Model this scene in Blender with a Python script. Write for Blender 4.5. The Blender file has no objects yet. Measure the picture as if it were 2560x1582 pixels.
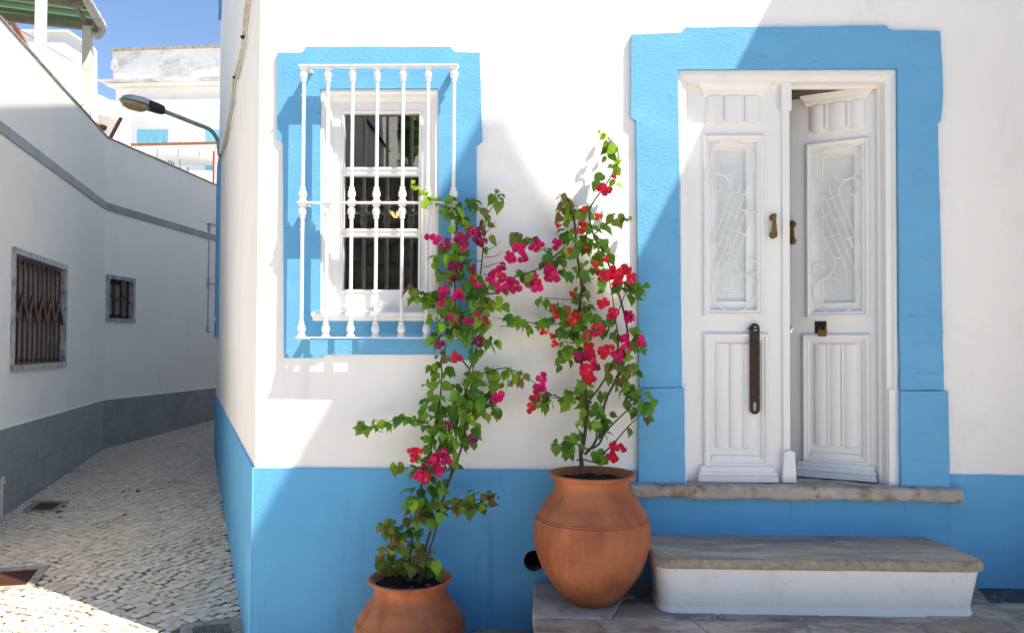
import bpy, bmesh, math, random
from mathutils import Vector, Matrix, Euler
from mathutils.geometry import tessellate_polygon
from mathutils import noise as mnoise

random.seed(7)
sc = bpy.context.scene
COL = sc.collection
V = Vector

# ------------------------------------------------------------------ camera
K = 2560 / 2447.0          # measured pixels -> photograph pixels
FPX, D, EYE = 1883.0, 3.766, 1.6
YAW, PITCH, ROLL, SHIFT = math.radians(1.3), math.radians(1.2), 0.0050, 36 / 2560
CAM = V((0, -D, EYE))
_f = V((-math.sin(YAW) * math.cos(PITCH), math.cos(YAW) * math.cos(PITCH), math.sin(PITCH)))
_r0 = V((math.cos(YAW), math.sin(YAW), 0))
_u0 = _r0.cross(_f)
CR = _r0 * math.cos(ROLL) + _u0 * math.sin(ROLL)
CU = _u0 * math.cos(ROLL) - _r0 * math.sin(ROLL)
CF = _f
cam = bpy.data.cameras.new('camera')
cam.sensor_width = 36
cam.lens = 36 * FPX / 2560
cam.shift_y = SHIFT
cam.clip_start, cam.clip_end = 0.05, 2000
camo = bpy.data.objects.new('camera', cam)
COL.objects.link(camo)
m = Matrix.Identity(4)
for i in range(3):
    m[i][0], m[i][1], m[i][2], m[i][3] = CR[i], CU[i], -CF[i], CAM[i]
camo.matrix_world = m
sc.camera = camo

# ------------------------------------------------------------------ light
SUN = V((1.7, -1.0, 3.0)).normalized()
sun = bpy.data.lights.new('sun', 'SUN')
sun.energy = 3.9
sun.angle = math.radians(0.5)
sun.color = (1.0, 0.95, 0.87)
so = bpy.data.objects.new('sun', sun)
COL.objects.link(so)
so.location = (6, -6, 20)
so.rotation_euler = SUN.to_track_quat('Z', 'Y').to_euler()
world = bpy.data.worlds.new('World')
sc.world = world
world.use_nodes = True
wn = world.node_tree
sky = wn.nodes.new('ShaderNodeTexSky')
sky.sky_type = 'NISHITA'
sky.sun_disc = False
sky.sun_elevation = math.asin(SUN.z)
sky.sun_rotation = math.atan2(SUN.x, SUN.y)
sky.air_density = 1.0
sky.dust_density = 0.0
sky.ozone_density = 5.0
sky.altitude = 1200
bg = wn.nodes['Background']
wn.links.new(sky.outputs[0], bg.inputs[0])
bg.inputs[1].default_value = 0.095
sc.view_settings.view_transform = 'Standard'
sc.view_settings.look = 'None'
sc.view_settings.exposure = 1.42
sc.view_settings.use_white_balance = True
sc.view_settings.white_balance_temperature = 7100
sc.view_settings.white_balance_tint = 9
sc.view_settings.gamma = 1
sc.view_settings.use_curve_mapping = False
sc.cycles.max_bounces = 14
sc.cycles.diffuse_bounces = 10
sc.cycles.transparent_max_bounces = 12


# ------------------------------------------------------------------ picture -> world helpers
def ray(px, py):
    u, v = px * K, py * K
    return CR * ((u - 1280) / FPX) + CU * ((791 - v + SHIFT * 2560) / FPX) + CF


def pd(px, py, d):
    return CAM + ray(px, py) * d


def project(p):
    q = p - CAM
    d = q.dot(CF)
    if d <= 0.05:
        return None
    u = q.dot(CR) / d * FPX + 1280
    v = 791 + SHIFT * 2560 - q.dot(CU) / d * FPX
    return u / K, v / K, d


class Frame:
    """a vertical plane: s along ux, z up, off along the outward normal"""
    def __init__(self, o, ux):
        self.o = V((o[0], o[1], 0))
        self.ux = V((ux[0], ux[1], 0)).normalized()
        self.n = V((self.ux.y, -self.ux.x, 0))

    def p(self, s, z, off=0.0):
        return self.o + self.ux * s + V((0, 0, z)) + self.n * off

    def uv(self, px, py, off=0.0):
        r = ray(px, py)
        o = self.o + self.n * off
        t = (o - CAM).dot(self.n) / r.dot(self.n)
        q = CAM + r * t
        return ((q - self.o).dot(self.ux), q.z)

    def at(self, px, py, off=0.0):
        s, z = self.uv(px, py, off)
        return self.p(s, z, off)


FA = Frame((0, 0), (1, 0))          # the facade, Y = 0


def W(px, py, off=0.0):
    return FA.uv(px, py, off)


# ------------------------------------------------------------------ materials
def mat(name, col, rough=0.8, var=0.0, vscale=3.0, bump=0.0, bscale=40.0, bump2=0.0, bscale2=200.0,
        metal=0.0, objvar=0.0, col2=None, c2scale=4.0, c2lo=0.5, c2hi=0.62, spec=0.3, stretch=None, dist=0.01, island=False, layers=()):
    m = bpy.data.materials.new(name)
    m.use_nodes = True
    nt = m.node_tree
    b = nt.nodes['Principled BSDF']
    b.inputs['Roughness'].default_value = rough
    b.inputs['Metallic'].default_value = metal
    b.inputs['Specular IOR Level'].default_value = spec
    N, L = nt.nodes.new, nt.links.new
    geo = N('ShaderNodeNewGeometry')
    vec = geo.outputs['Position']
    if stretch:
        mp = N('ShaderNodeMapping')
        mp.inputs['Scale'].default_value = stretch
        L(vec, mp.inputs['Vector'])
        vec = mp.outputs['Vector']

    def nz(scale, detail=4, rough_=0.55):
        n = N('ShaderNodeTexNoise')
        n.inputs['Scale'].default_value = scale
        n.inputs['Detail'].default_value = detail
        n.inputs['Roughness'].default_value = rough_
        L(vec, n.inputs['Vector'])
        return n.outputs['Fac']

    def mix(fac, a, bb):
        x = N('ShaderNodeMix')
        x.data_type = 'RGBA'
        if isinstance(fac, float):
            x.inputs['Factor'].default_value = fac
        else:
            L(fac, x.inputs['Factor'])
        for s, v in ((6, a), (7, bb)):
            if isinstance(v, tuple):
                x.inputs[s].default_value = (*v[:3], 1)
            else:
                L(v, x.inputs[s])
        return x.outputs[2]

    def ramp(fac, lo, hi, a=0.0, c=1.0):
        r = N('ShaderNodeMapRange')
        L(fac, r.inputs['Value'])
        r.inputs['From Min'].default_value = lo
        r.inputs['From Max'].default_value = hi
        r.inputs['To Min'].default_value = a
        r.inputs['To Max'].default_value = c
        return r.outputs['Result']
    c = tuple(col)
    if var:
        lo = tuple(x * (1 - var) for x in col)
        hi = tuple(min(1, x * (1 + var * 0.6)) for x in col)
        c = mix(ramp(nz(vscale), 0.3, 0.7), lo, hi)
    if col2:
        c = mix(ramp(nz(c2scale, 6, 0.65), c2lo, c2hi), c, tuple(col2))
    for lc, lsc, lo_, hi_, lst, amt in layers:
        mp2 = N('ShaderNodeMapping')
        mp2.inputs['Scale'].default_value = lst
        L(geo.outputs['Position'], mp2.inputs['Vector'])
        n2 = N('ShaderNodeTexNoise')
        n2.inputs['Scale'].default_value = lsc
        n2.inputs['Detail'].default_value = 7
        n2.inputs['Roughness'].default_value = 0.62
        L(mp2.outputs['Vector'], n2.inputs['Vector'])
        c = mix(ramp(n2.outputs['Fac'], lo_, hi_, 0.0, amt), c, lc)
    if objvar:
        oi = N('ShaderNodeObjectInfo')
        f = oi.outputs['Random']
        if island:
            ad = N('ShaderNodeMath')
            ad.operation = 'ADD'
            L(f, ad.inputs[0])
            L(geo.outputs['Random Per Island'], ad.inputs[1])
            fr = N('ShaderNodeMath')
            fr.operation = 'FRACT'
            L(ad.outputs[0], fr.inputs[0])
            f = fr.outputs[0]
        hs = N('ShaderNodeHueSaturation')
        L(ramp(f, 0, 1, 1 - objvar, 1 + objvar * 0.7), hs.inputs['Value'])
        mm = N('ShaderNodeMath')
        mm.operation = 'MULTIPLY'
        L(f, mm.inputs[0])
        mm.inputs[1].default_value = 7.31
        f2 = N('ShaderNodeMath')
        f2.operation = 'FRACT'
        L(mm.outputs[0], f2.inputs[0])
        L(ramp(f2.outputs[0], 0, 1, 0.497 - objvar * 0.02, 0.503 + objvar * 0.02), hs.inputs['Hue'])
        if isinstance(c, tuple):
            hs.inputs['Color'].default_value = (*c, 1)
        else:
            L(c, hs.inputs['Color'])
        c = hs.outputs['Color']
    if isinstance(c, tuple):
        b.inputs['Base Color'].default_value = (*c, 1)
    else:
        L(c, b.inputs['Base Color'])
    if bump or bump2:
        last = None
        for st, s_, dt in ((bump, bscale, 5), (bump2, bscale2, 3)):
            if not st:
                continue
            bp = N('ShaderNodeBump')
            bp.inputs['Strength'].default_value = st
            bp.inputs['Distance'].default_value = dist
            L(nz(s_, dt), bp.inputs['Height'])
            if last:
                L(last, bp.inputs['Normal'])
            last = bp.outputs['Normal']
        L(last, b.inputs['Normal'])
    return m


def leafmat(name, col, var=0.35, trans=0.42, rough=0.45):
    m = mat(name, col, rough=rough, objvar=var * 1.15, island=True, spec=0.35, var=0.15, vscale=60)
    nt = m.node_tree
    b = nt.nodes['Principled BSDF']
    out = nt.nodes['Material Output']
    tr = nt.nodes.new('ShaderNodeBsdfTranslucent')
    src = b.inputs['Base Color'].links[0].from_socket
    br = nt.nodes.new('ShaderNodeHueSaturation')
    br.inputs['Value'].default_value = 1.5
    nt.links.new(src, br.inputs['Color'])
    nt.links.new(br.outputs[0], tr.inputs['Color'])
    mx = nt.nodes.new('ShaderNodeMixShader')
    mx.inputs[0].default_value = trans
    nt.links.new(b.outputs[0], mx.inputs[1])
    nt.links.new(tr.outputs[0], mx.inputs[2])
    nt.links.new(mx.outputs[0], out.inputs['Surface'])
    return m


def glassmat(name, tint=(0.9, 0.95, 0.93), ior=1.6, frost=0.0, gain=1.0):
    m = bpy.data.materials.new(name)
    m.use_nodes = True
    nt = m.node_tree
    nt.nodes.remove(nt.nodes['Principled BSDF'])
    out = nt.nodes['Material Output']
    fr = nt.nodes.new('ShaderNodeFresnel')
    fr.inputs['IOR'].default_value = ior
    gl = nt.nodes.new('ShaderNodeBsdfGlossy')
    gl.inputs['Roughness'].default_value = frost
    tp = nt.nodes.new('ShaderNodeBsdfTransparent')
    tp.inputs['Color'].default_value = (*tint, 1)
    mx = nt.nodes.new('ShaderNodeMixShader')
    mu = nt.nodes.new('ShaderNodeMath')
    mu.operation = 'MULTIPLY'
    mu.use_clamp = True
    mu.inputs[1].default_value = gain
    nt.links.new(fr.outputs[0], mu.inputs[0])
    nt.links.new(mu.outputs[0], mx.inputs[0])
    nt.links.new(tp.outputs[0], mx.inputs[1])
    nt.links.new(gl.outputs[0], mx.inputs[2])
    nt.links.new(mx.outputs[0], out.inputs['Surface'])
    return m


WHITE = (0.86, 0.845, 0.82)
M = {}
M['plaster'] = mat('white_plaster', WHITE, 0.85, var=0.03, vscale=1.6, bump=0.22, bscale=5, bump2=0.12, bscale2=60, dist=0.012,
                   col2=(0.74, 0.72, 0.68), c2scale=2.2, c2lo=0.56, c2hi=0.8,
                   layers=[((0.60, 0.57, 0.52), 5.0, 0.58, 0.78, (1, 1, 0.25), 0.35), ((0.55, 0.52, 0.48), 40, 0.70, 0.76, (1, 1, 1), 0.5)])
M['scuffed'] = mat('scuffed_whitewash', (0.78, 0.765, 0.74), 0.8, var=0.05, vscale=3, bump=0.35, bscale=9, bump2=0.2, bscale2=60, dist=0.012,
                   layers=[((0.50, 0.47, 0.42), 7, 0.56, 0.74, (1, 1, 0.7), 0.5), ((0.42, 0.40, 0.36), 26, 0.64, 0.72, (0.6, 1, 1), 0.6), ((0.36, 0.32, 0.28), 70, 0.70, 0.74, (1, 1, 1), 0.7)])
M['alley_plaster'] = mat('alley_plaster', (0.89, 0.88, 0.86), 0.85, var=0.03, vscale=0.9, bump=0.12, bscale=6, bump2=0.12, bscale2=90, dist=0.01,
                         layers=[((0.70, 0.69, 0.66), 3, 0.58, 0.80, (1, 1, 0.2), 0.4), ((0.70, 0.70, 0.69), 1.2, 0.55, 0.75, (1, 1, 1), 0.3)])
BLUE = (0.115, 0.405, 0.70)
M['blue'] = mat('blue_limewash', BLUE, 0.8, var=0.07, vscale=2.5, bump=0.35, bscale=55, bump2=0.3, bscale2=160, dist=0.006,
                col2=(0.10, 0.36, 0.63), c2scale=3.0, c2lo=0.58, c2hi=0.8,
                layers=[((0.055, 0.22, 0.42), 9.0, 0.55, 0.75, (1.6, 1, 0.12), 0.5), ((0.22, 0.46, 0.64), 4.0, 0.60, 0.78, (1, 1, 0.6), 0.5), ((0.10, 0.22, 0.30), 30, 0.70, 0.75, (1, 1, 1), 0.6)])
M['blue_trim'] = mat('blue_trim_paint', (0.125, 0.385, 0.64), 0.78, var=0.07, vscale=5, bump=0.22, bscale=12, bump2=0.40, bscale2=75, dist=0.006, stretch=(0.75, 1, 1.35),
                     layers=[((0.20, 0.45, 0.62), 6.0, 0.56, 0.74, (0.7, 1, 1.3), 0.45), ((0.07, 0.27, 0.48), 14, 0.62, 0.72, (0.5, 1, 2), 0.5), ((0.42, 0.52, 0.58), 45, 0.72, 0.75, (1, 1, 1), 0.6)])
M['blue_far'] = mat('pale_blue_paint', (0.25, 0.6, 0.72), 0.7, var=0.05)
M['paint'] = mat('white_gloss_paint', (0.80, 0.795, 0.78), 0.38, var=0.03, vscale=8, bump=0.12, bscale=30, bump2=0.05, bscale2=220, dist=0.004,
                 stretch=(1, 1, 0.18))
M['iron_white'] = mat('white_painted_iron', (0.78, 0.77, 0.75), 0.45, var=0.05, vscale=30, bump=0.15, bscale=180, dist=0.002)
M['shaded_iron'] = mat('shade_grey_iron', (0.36, 0.41, 0.44), 0.5, var=0.1, vscale=20)  # white grille iron greyed: the shade on the side grille is in the colour
M['brass'] = mat('aged_brass', (0.20, 0.12, 0.035), 0.45, metal=0.7, var=0.35, vscale=40)
M['iron'] = mat('rusty_dark_iron', (0.045, 0.03, 0.024), 0.7, metal=0.2, var=0.3, vscale=40, bump=0.3, bscale=120, dist=0.003,
                col2=(0.075, 0.045, 0.03), c2scale=60)
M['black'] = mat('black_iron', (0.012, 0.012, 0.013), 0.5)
M['chrome'] = mat('chrome', (0.6, 0.6, 0.6), 0.15, metal=1.0)
M['glass'] = glassmat('window_glass', (0.75, 0.78, 0.76), 1.75, gain=1.5)
M['frost'] = mat('frosted_glass', (0.66, 0.70, 0.685), 0.22, spec=0.5, var=0.04, vscale=6)
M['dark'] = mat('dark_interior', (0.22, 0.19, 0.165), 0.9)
M['terra'] = mat('terracotta', (0.43, 0.15, 0.062), 0.7, var=0.25, vscale=5, bump=0.15, bscale=60, bump2=0.1, bscale2=14, dist=0.004,
                 layers=[((0.50, 0.27, 0.17), 8, 0.60, 0.80, (1, 1, 0.5), 0.30), ((0.17, 0.06, 0.032), 9, 0.52, 0.70, (1.5, 1.5, 0.22), 0.6), ((0.24, 0.09, 0.05), 3.0, 0.50, 0.66, (.4, .4, 6), 0.5), ((0.12, 0.05, 0.03), 60, 0.69, 0.73, (1, 1, 1), 0.7)],
                 col2=(0.29, 0.080, 0.032), c2scale=4, c2lo=0.46, c2hi=0.66, spec=0.3, stretch=(1, 1, .55))
M['soil'] = mat('dark_soil', (0.012, 0.009, 0.007), 0.95, var=0.4, vscale=90, bump=0.8, bscale=120, dist=0.01)
M['stone_sill'] = mat('weathered_limestone', (0.46, 0.41, 0.35), 0.85, var=0.25, vscale=14, bump=0.8, bscale=45, bump2=0.5, bscale2=160, dist=0.012,
                      col2=(0.29, 0.20, 0.12), c2scale=9, c2lo=0.52, c2hi=0.64)
M['slate'] = mat('worn_grey_slab', (0.45, 0.385, 0.31), 0.65, var=0.35, vscale=6, bump=0.3, bscale=25, bump2=0.35, bscale2=140, dist=0.006,
                 col2=(0.36, 0.30, 0.235), c2scale=5, c2lo=0.5, c2hi=0.66, stretch=(0.6, 1.6, 1),
                 layers=[((0.23, 0.20, 0.17), 5, 0.48, 0.62, (0.5, 1.8, 1), 0.75), ((0.56, 0.52, 0.47), 12, 0.61, 0.67, (1, 1.6, 1), 0.7), ((0.14, 0.11, 0.08), 50, 0.66, 0.72, (1, 1, 1), 0.6)])
M['slab_edge'] = mat('brown_slab_edge', (0.36, 0.29, 0.215), 0.85, var=0.35, vscale=30, bump=0.8, bscale=90, dist=0.008,
                     col2=(0.34, 0.28, 0.22), c2scale=25)
M['flag'] = mat('flagstone', (0.40, 0.34, 0.28), 0.5, var=0.4, vscale=5, bump=0.5, bscale=12, bump2=0.4, bscale2=70, dist=0.01,
                col2=(0.36, 0.27, 0.19), c2scale=3.5, c2lo=0.52, c2hi=0.64, objvar=0.25, spec=0.5,
                layers=[((0.14, 0.12, 0.10), 5, 0.48, 0.60, (0.6, 1.5, 1), 0.85), ((0.25, 0.13, 0.06), 9, 0.60, 0.68, (1.4, .6, 1), 0.8), ((0.54, 0.48, 0.42), 11, 0.60, 0.66, (0.8, 1.4, 1), 0.7), ((0.07, 0.05, 0.035), 26, 0.64, 0.69, (1, 1, 1), 0.8)])
M['flag_pale'] = mat('pale_flagstone', (0.45, 0.395, 0.33), 0.7, var=0.2, vscale=8, bump=0.4, bscale=30, bump2=0.4, bscale2=120, dist=0.006,
                     col2=(0.26, 0.15, 0.07), c2scale=6, c2lo=0.58, c2hi=0.66, objvar=0.1)
M['joint_mortar'] = mat('joint_mortar', (0.30, 0.26, 0.215), 0.9, var=0.3, vscale=10, bump=0.5, bscale=60, dist=0.006)
M['flag_bounce'] = mat('pale_bounce_flagstone', (0.62, 0.565, 0.49), 0.75, var=0.2, vscale=6, bump=0.4, bscale=30, dist=0.006, objvar=0.15)  # paler copy for the unseen rows, reflects sunlight onto the doorstep
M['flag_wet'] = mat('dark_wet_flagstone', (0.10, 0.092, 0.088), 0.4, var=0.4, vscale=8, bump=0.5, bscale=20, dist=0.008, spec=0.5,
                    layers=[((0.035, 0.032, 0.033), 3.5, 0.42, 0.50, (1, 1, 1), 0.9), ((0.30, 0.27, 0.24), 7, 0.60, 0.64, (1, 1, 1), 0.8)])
M['cobble'] = mat('limestone_cobble', (0.68, 0.575, 0.46), 0.42, objvar=0.2, island=True, var=0.14, vscale=25, bump=0.3, bscale=80, dist=0.004, spec=0.55,
                  col2=(0.34, 0.25, 0.17), c2scale=1.7, c2lo=0.56, c2hi=0.8)
M['limestone_paving'] = mat('limestone_paving', (0.60, 0.54, 0.47), 0.7, var=0.12, vscale=14, bump=0.4, bscale=14, dist=0.01)
M['dirt'] = mat('joint_dirt', (0.10, 0.068, 0.042), 0.95, var=0.4, vscale=12, bump=0.6, bscale=90, dist=0.006,
                col2=(0.30, 0.255, 0.20), c2scale=3, c2lo=0.45, c2hi=0.65)
M['cement'] = mat('grey_cement', (0.33, 0.31, 0.28), 0.85, var=0.25, vscale=12, bump=0.5, bscale=60, dist=0.006,
                  col2=(0.22, 0.19, 0.15), c2scale=14)
M['tile'] = mat('slate_blue_tile', (0.28, 0.31, 0.33), 0.42, objvar=0.10, var=0.10, vscale=5, spec=0.4, bump=0.1, bscale=8, dist=0.004,
                col2=(0.25, 0.26, 0.255), c2scale=1.3, c2lo=0.5, c2hi=0.7)
M['band_tile'] = mat('grey_band_tile', (0.30, 0.32, 0.335), 0.45, objvar=0.12, var=0.08, vscale=5)
M['grout'] = mat('grout', (0.19, 0.20, 0.21), 0.9)
M['marble'] = mat('grey_marble', (0.40, 0.41, 0.42), 0.4, var=0.3, vscale=18, col2=(0.16, 0.18, 0.21), c2scale=22, c2lo=0.5, c2hi=0.62,
                  stretch=(1, 1, 0.45))
M['brown_iron'] = mat('brown_painted_iron', (0.075, 0.026, 0.018), 0.5, var=0.2, vscale=20)
M['shutter'] = mat('beige_roller_slats', (0.36, 0.34, 0.32), 0.6, var=0.15, vscale=12)
M['wood_shutter'] = mat('brown_wood_shutter', (0.12, 0.09, 0.065), 0.6, var=0.35, vscale=9, stretch=(1, 1, 0.1))
M['rust'] = mat('rust', (0.30, 0.12, 0.06), 0.85, var=0.35, vscale=15)
M['red'] = mat('red_paint', (0.55, 0.035, 0.02), 0.5)
M['red_brown'] = mat('red_brown_paint', (0.26, 0.075, 0.045), 0.55, var=0.15, vscale=9)
M['zinc'] = mat('galvanised_pipe', (0.30, 0.34, 0.36), 0.45, metal=0.3, var=0.2, vscale=14)
M['lamp_alu'] = mat('brushed_lamp_cover', (0.40, 0.46, 0.47), 0.3, metal=0.6)
M['lamp_black'] = mat('charcoal_lamp_body', (0.03, 0.032, 0.038), 0.5)
M['lamp_glass'] = mat('yellowed_lamp_bowl', (0.36, 0.27, 0.13), 0.3, var=0.3, vscale=15, spec=0.6)
M['pvc'] = mat('grey_white_pvc', (0.62, 0.60, 0.56), 0.5, var=0.12, vscale=9)
M['cable'] = mat('painted_cable', (0.55, 0.52, 0.47), 0.7, var=0.3, vscale=12)
M['beam'] = mat('weathered_beam', (0.24, 0.22, 0.18), 0.8, var=0.3, vscale=12)
M['stone_wall'] = mat('rubble_stone', (0.16, 0.14, 0.12), 0.9, objvar=0.3, var=0.3, vscale=7, bump=0.7, bscale=20, dist=0.02)
M['mortar'] = mat('old_mortar', (0.12, 0.105, 0.09), 0.95, var=0.3, vscale=6)
M['grime_white'] = mat('stained_white_parapet', (0.78, 0.76, 0.73), 0.85, var=0.05, vscale=2, col2=(0.48, 0.46, 0.47), c2scale=1.6, c2lo=0.48, c2hi=0.66,
                       stretch=(0.5, 0.5, 1.4))
M['bark'] = mat('bougainvillea_bark', (0.085, 0.05, 0.032), 0.85, var=0.35, vscale=60, bump=0.4, bscale=150, dist=0.003)
M['bark_tree'] = mat('tree_bark', (0.09, 0.07, 0.05), 0.9, var=0.3, vscale=20)
M['green'] = leafmat('mid_green_leaf', (0.155, 0.32, 0.028))
M['deep'] = leafmat('deep_green_leaf', (0.085, 0.215, 0.022))
M['lime'] = leafmat('young_lime_leaf', (0.24, 0.42, 0.025), var=0.25)
M['yellow'] = leafmat('yellow_green_tip', (0.42, 0.42, 0.02), var=0.2)
M['olive'] = leafmat('olive_leaf', (0.16, 0.22, 0.028))
M['bronze'] = leafmat('bronze_young_leaf', (0.24, 0.16, 0.04))
M['magenta'] = leafmat('magenta_bract', (0.62, 0.010, 0.14), var=0.30, trans=0.4, rough=0.6)
M['dullmag'] = leafmat('faded_bract', (0.27, 0.015, 0.085), var=0.3, trans=0.4, rough=0.7)
M['orange'] = leafmat('orange_red_bract', (0.66, 0.038, 0.012), var=0.22, trans=0.4, rough=0.6)
M['pinkred'] = leafmat('pink_red_bract', (0.66, 0.018, 0.062), var=0.22, trans=0.4, rough=0.6)
M['cream'] = mat('cream_flower', (0.75, 0.68, 0.45), 0.6)
M['yellow_flower'] = mat('yellow_flower', (0.75, 0.55, 0.03), 0.6)
gr = glassmat('green_roof_sheet', (0.30, 0.55, 0.32), 1.45, 0.2)
nt = gr.node_tree
tr = nt.nodes.new('ShaderNodeBsdfTranslucent')
tr.inputs['Color'].default_value = (0.12, 0.20, 0.12, 1)
df = nt.nodes.new('ShaderNodeBsdfDiffuse')
df.inputs['Color'].default_value = (0.10, 0.16, 0.10, 1)
mx = nt.nodes.new('ShaderNodeMixShader')
mx.inputs[0].default_value = 0.5
nt.links.new(tr.outputs[0], mx.inputs[1])
nt.links.new(df.outputs[0], mx.inputs[2])
nt.links.new(mx.outputs[0], nt.nodes['Material Output'].inputs['Surface'])
M['green_sheet'] = gr
lm = bpy.data.materials.new('lit_lamp_petal')
lm.use_nodes = True
_b = lm.node_tree.nodes['Principled BSDF']
_b.inputs['Base Color'].default_value = (0.8, 0.6, 0.3, 1)
_b.inputs['Emission Color'].default_value = (1.0, 0.66, 0.25, 1)
_b.inputs['Emission Strength'].default_value = 1.0
M['lamp_lit'] = lm

# ------------------------------------------------------------------ mesh helpers
WO = {}


class MB:
    def __init__(self):
        self.v, self.f, self.mi = [], [], []

    def add(self, verts, faces, mi=0):
        b = len(self.v)
        self.v += [V(p) for p in verts]
        self.f += [tuple(b + i for i in q) for q in faces]
        self.mi += [mi] * len(faces)
        return self

    def box(self, x0, x1, y0, y1, z0, z1, mi=0, fn=None):
        p = [(x, y, z) for z in (z0, z1) for y in (y0, y1) for x in (x0, x1)]
        if fn:
            p = [fn(*q) for q in p]
        return self.add(p, [(0, 2, 3, 1), (4, 5, 7, 6), (0, 1, 5, 4), (2, 6, 7, 3), (0, 4, 6, 2), (1, 3, 7, 5)], mi)

    def bar(self, a, b, w, t, up=V((0, 0, 1)), mi=0):
        """rectangular bar from a to b: width w sideways, t along up"""
        a, b = V(a), V(b)
        d = (b - a).normalized()
        s = d.cross(up)
        if s.length < 1e-4:
            s = d.cross(V((1, 0, 0)))
        s.normalize()
        u = s.cross(d).normalized()
        p = []
        for q in (a, b):
            for i, j in ((-1, -1), (1, -1), (1, 1), (-1, 1)):
                p.append(q + s * (w / 2 * i) + u * (t / 2 * j))
        return self.add(p, [(0, 1, 2, 3), (7, 6, 5, 4), (0, 4, 5, 1), (1, 5, 6, 2), (2, 6, 7, 3), (3, 7, 4, 0)], mi)

    def tube(self, pts, r, n=8, mi=0, cap=True):
        pts = [V(p) for p in pts]
        rs = r if isinstance(r, (list, tuple)) else [r] * len(pts)
        ref = V((0.13, 0.31, 0.94))
        vs = []
        prev = None
        for i, p in enumerate(pts):
            d = (pts[min(i + 1, len(pts) - 1)] - pts[max(i - 1, 0)]).normalized()
            if prev is None:
                s = d.cross(ref)
                if s.length < 0.1:
                    s = d.cross(V((1, 0, 0)))
            else:
                s = prev - d * prev.dot(d)
            s.normalize()
            prev = s
            t = d.cross(s)
            for k in range(n):
                a = 2 * math.pi * k / n
                vs.append(p + (s * math.cos(a) + t * math.sin(a)) * rs[i])
        fs = []
        for i in range(len(pts) - 1):
            for k in range(n):
                k2 = (k + 1) % n
                fs.append((i * n + k, i * n + k2, (i + 1) * n + k2, (i + 1) * n + k))
        if cap:
            fs.append(tuple(range(n))[::-1])
            fs.append(tuple((len(pts) - 1) * n + k for k in range(n)))
        return self.add(vs, fs, mi)

    def lathe(self, prof, c, n=48, mi=0, mod=None, closed=False):
        vs, fs = [], []
        for i, (r, z) in enumerate(prof):
            for k in range(n):
                a = 2 * math.pi * k / n
                rr = r + (mod(a, z, r) if mod else 0)
                vs.append((c[0] + rr * math.cos(a), c[1] + rr * math.sin(a), c[2] + z))
        for i in range(len(prof) - 1):
            for k in range(n):
                k2 = (k + 1) % n
                fs.append((i * n + k, i * n + k2, (i + 1) * n + k2, (i + 1) * n + k))
        fs.append(tuple(range(n))[::-1])
        fs.append(tuple((len(prof) - 1) * n + k for k in range(n)))
        return self.add(vs, fs, mi)

    def slab(self, F, outer, holes=(), t0=-0.01, t1=0.01, mi=0, fn=None):
        """polygon with holes on frame F (s,z), between offsets t0 (back) and t1 (front)"""
        loops = [list(outer)] + [list(h) for h in holes]
        tri = tessellate_polygon([[V((s, z, 0)) for s, z in lp] for lp in loops])
        flat = [q for lp in loops for q in lp]
        n = len(flat)
        P = fn or F.p
        vs = [P(s, z, t1) for s, z in flat] + [P(s, z, t0) for s, z in flat]
        fs = [tuple(t) for t in tri] + [tuple(n + i for i in t[::-1]) for t in tri]
        b = 0
        for lp in loops:
            k = len(lp)
            for i in range(k):
                j = (i + 1) % k
                fs.append((b + i, b + j, n + b + j, n + b + i))
            b += k
        return self.add(vs, fs, mi)

    def prism(self, pts, back, mi=0):
        pts = [V(p) for p in pts]
        n = len(pts)
        back = V(back)
        vs = pts + [p + back for p in pts]
        fs = [tuple(range(n)), tuple(range(2 * n - 1, n - 1, -1))]
        fs += [(i, (i + 1) % n, n + (i + 1) % n, n + i) for i in range(n)]
        return self.add(vs, fs, mi)

    def mesh(self, name, mats, smooth=False, origin=V((0, 0, 0)), recalc=True):
        me = bpy.data.meshes.new(name)
        me.from_pydata([p - origin for p in self.v], [], self.f)
        for mm in (mats if isinstance(mats, (list, tuple)) else [mats]):
            me.materials.append(mm)
        if any(self.mi):
            me.polygons.foreach_set('material_index', self.mi)
        if recalc:
            bm = bmesh.new()
            bm.from_mesh(me)
            bmesh.ops.recalc_face_normals(bm, faces=bm.faces)
            bm.to_mesh(me)
            bm.free()
        if smooth:
            me.polygons.foreach_set('use_smooth', [True] * len(me.polygons))
            try:
                me.set_sharp_from_angle(angle=math.radians(smooth if smooth is not True else 40))
            except Exception:
                pass
        me.update()
        return me

    def build(self, name, mats, parent=None, smooth=False, origin=None, recalc=True, bevel=0):
        if origin is None:
            lo = [min(p[i] for p in self.v) for i in range(3)]
            hi = [max(p[i] for p in self.v) for i in range(3)]
            origin = V(((lo[0] + hi[0]) / 2, (lo[1] + hi[1]) / 2, lo[2]))
        me = self.mesh(name, mats, smooth, origin, recalc)
        o = bpy.data.objects.new(name, me)
        link(o, origin, parent)
        if bevel:
            b = o.modifiers.new('bevel', 'BEVEL')
            b.width = bevel
            b.segments = 2
            b.limit_method = 'ANGLE'
            b.angle_limit = math.radians(40)
        return o


def link(o, origin, parent):
    COL.objects.link(o)
    origin = V(origin)
    WO[o.name] = origin
    if parent:
        o.parent = parent
        o.location = origin - WO[parent.name]
    else:
        o.location = origin


def tag(o, label=None, cat=None, group=None, kind=None):
    for k, v in (('label', label), ('category', cat), ('group', group), ('kind', kind)):
        if v:
            o[k] = v
    return o


def thing(name, loc, label, cat, group=None):
    o = bpy.data.objects.new(name, None)
    o.empty_display_size = 0.1
    link(o, loc, None)
    return tag(o, label, cat, group)


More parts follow.
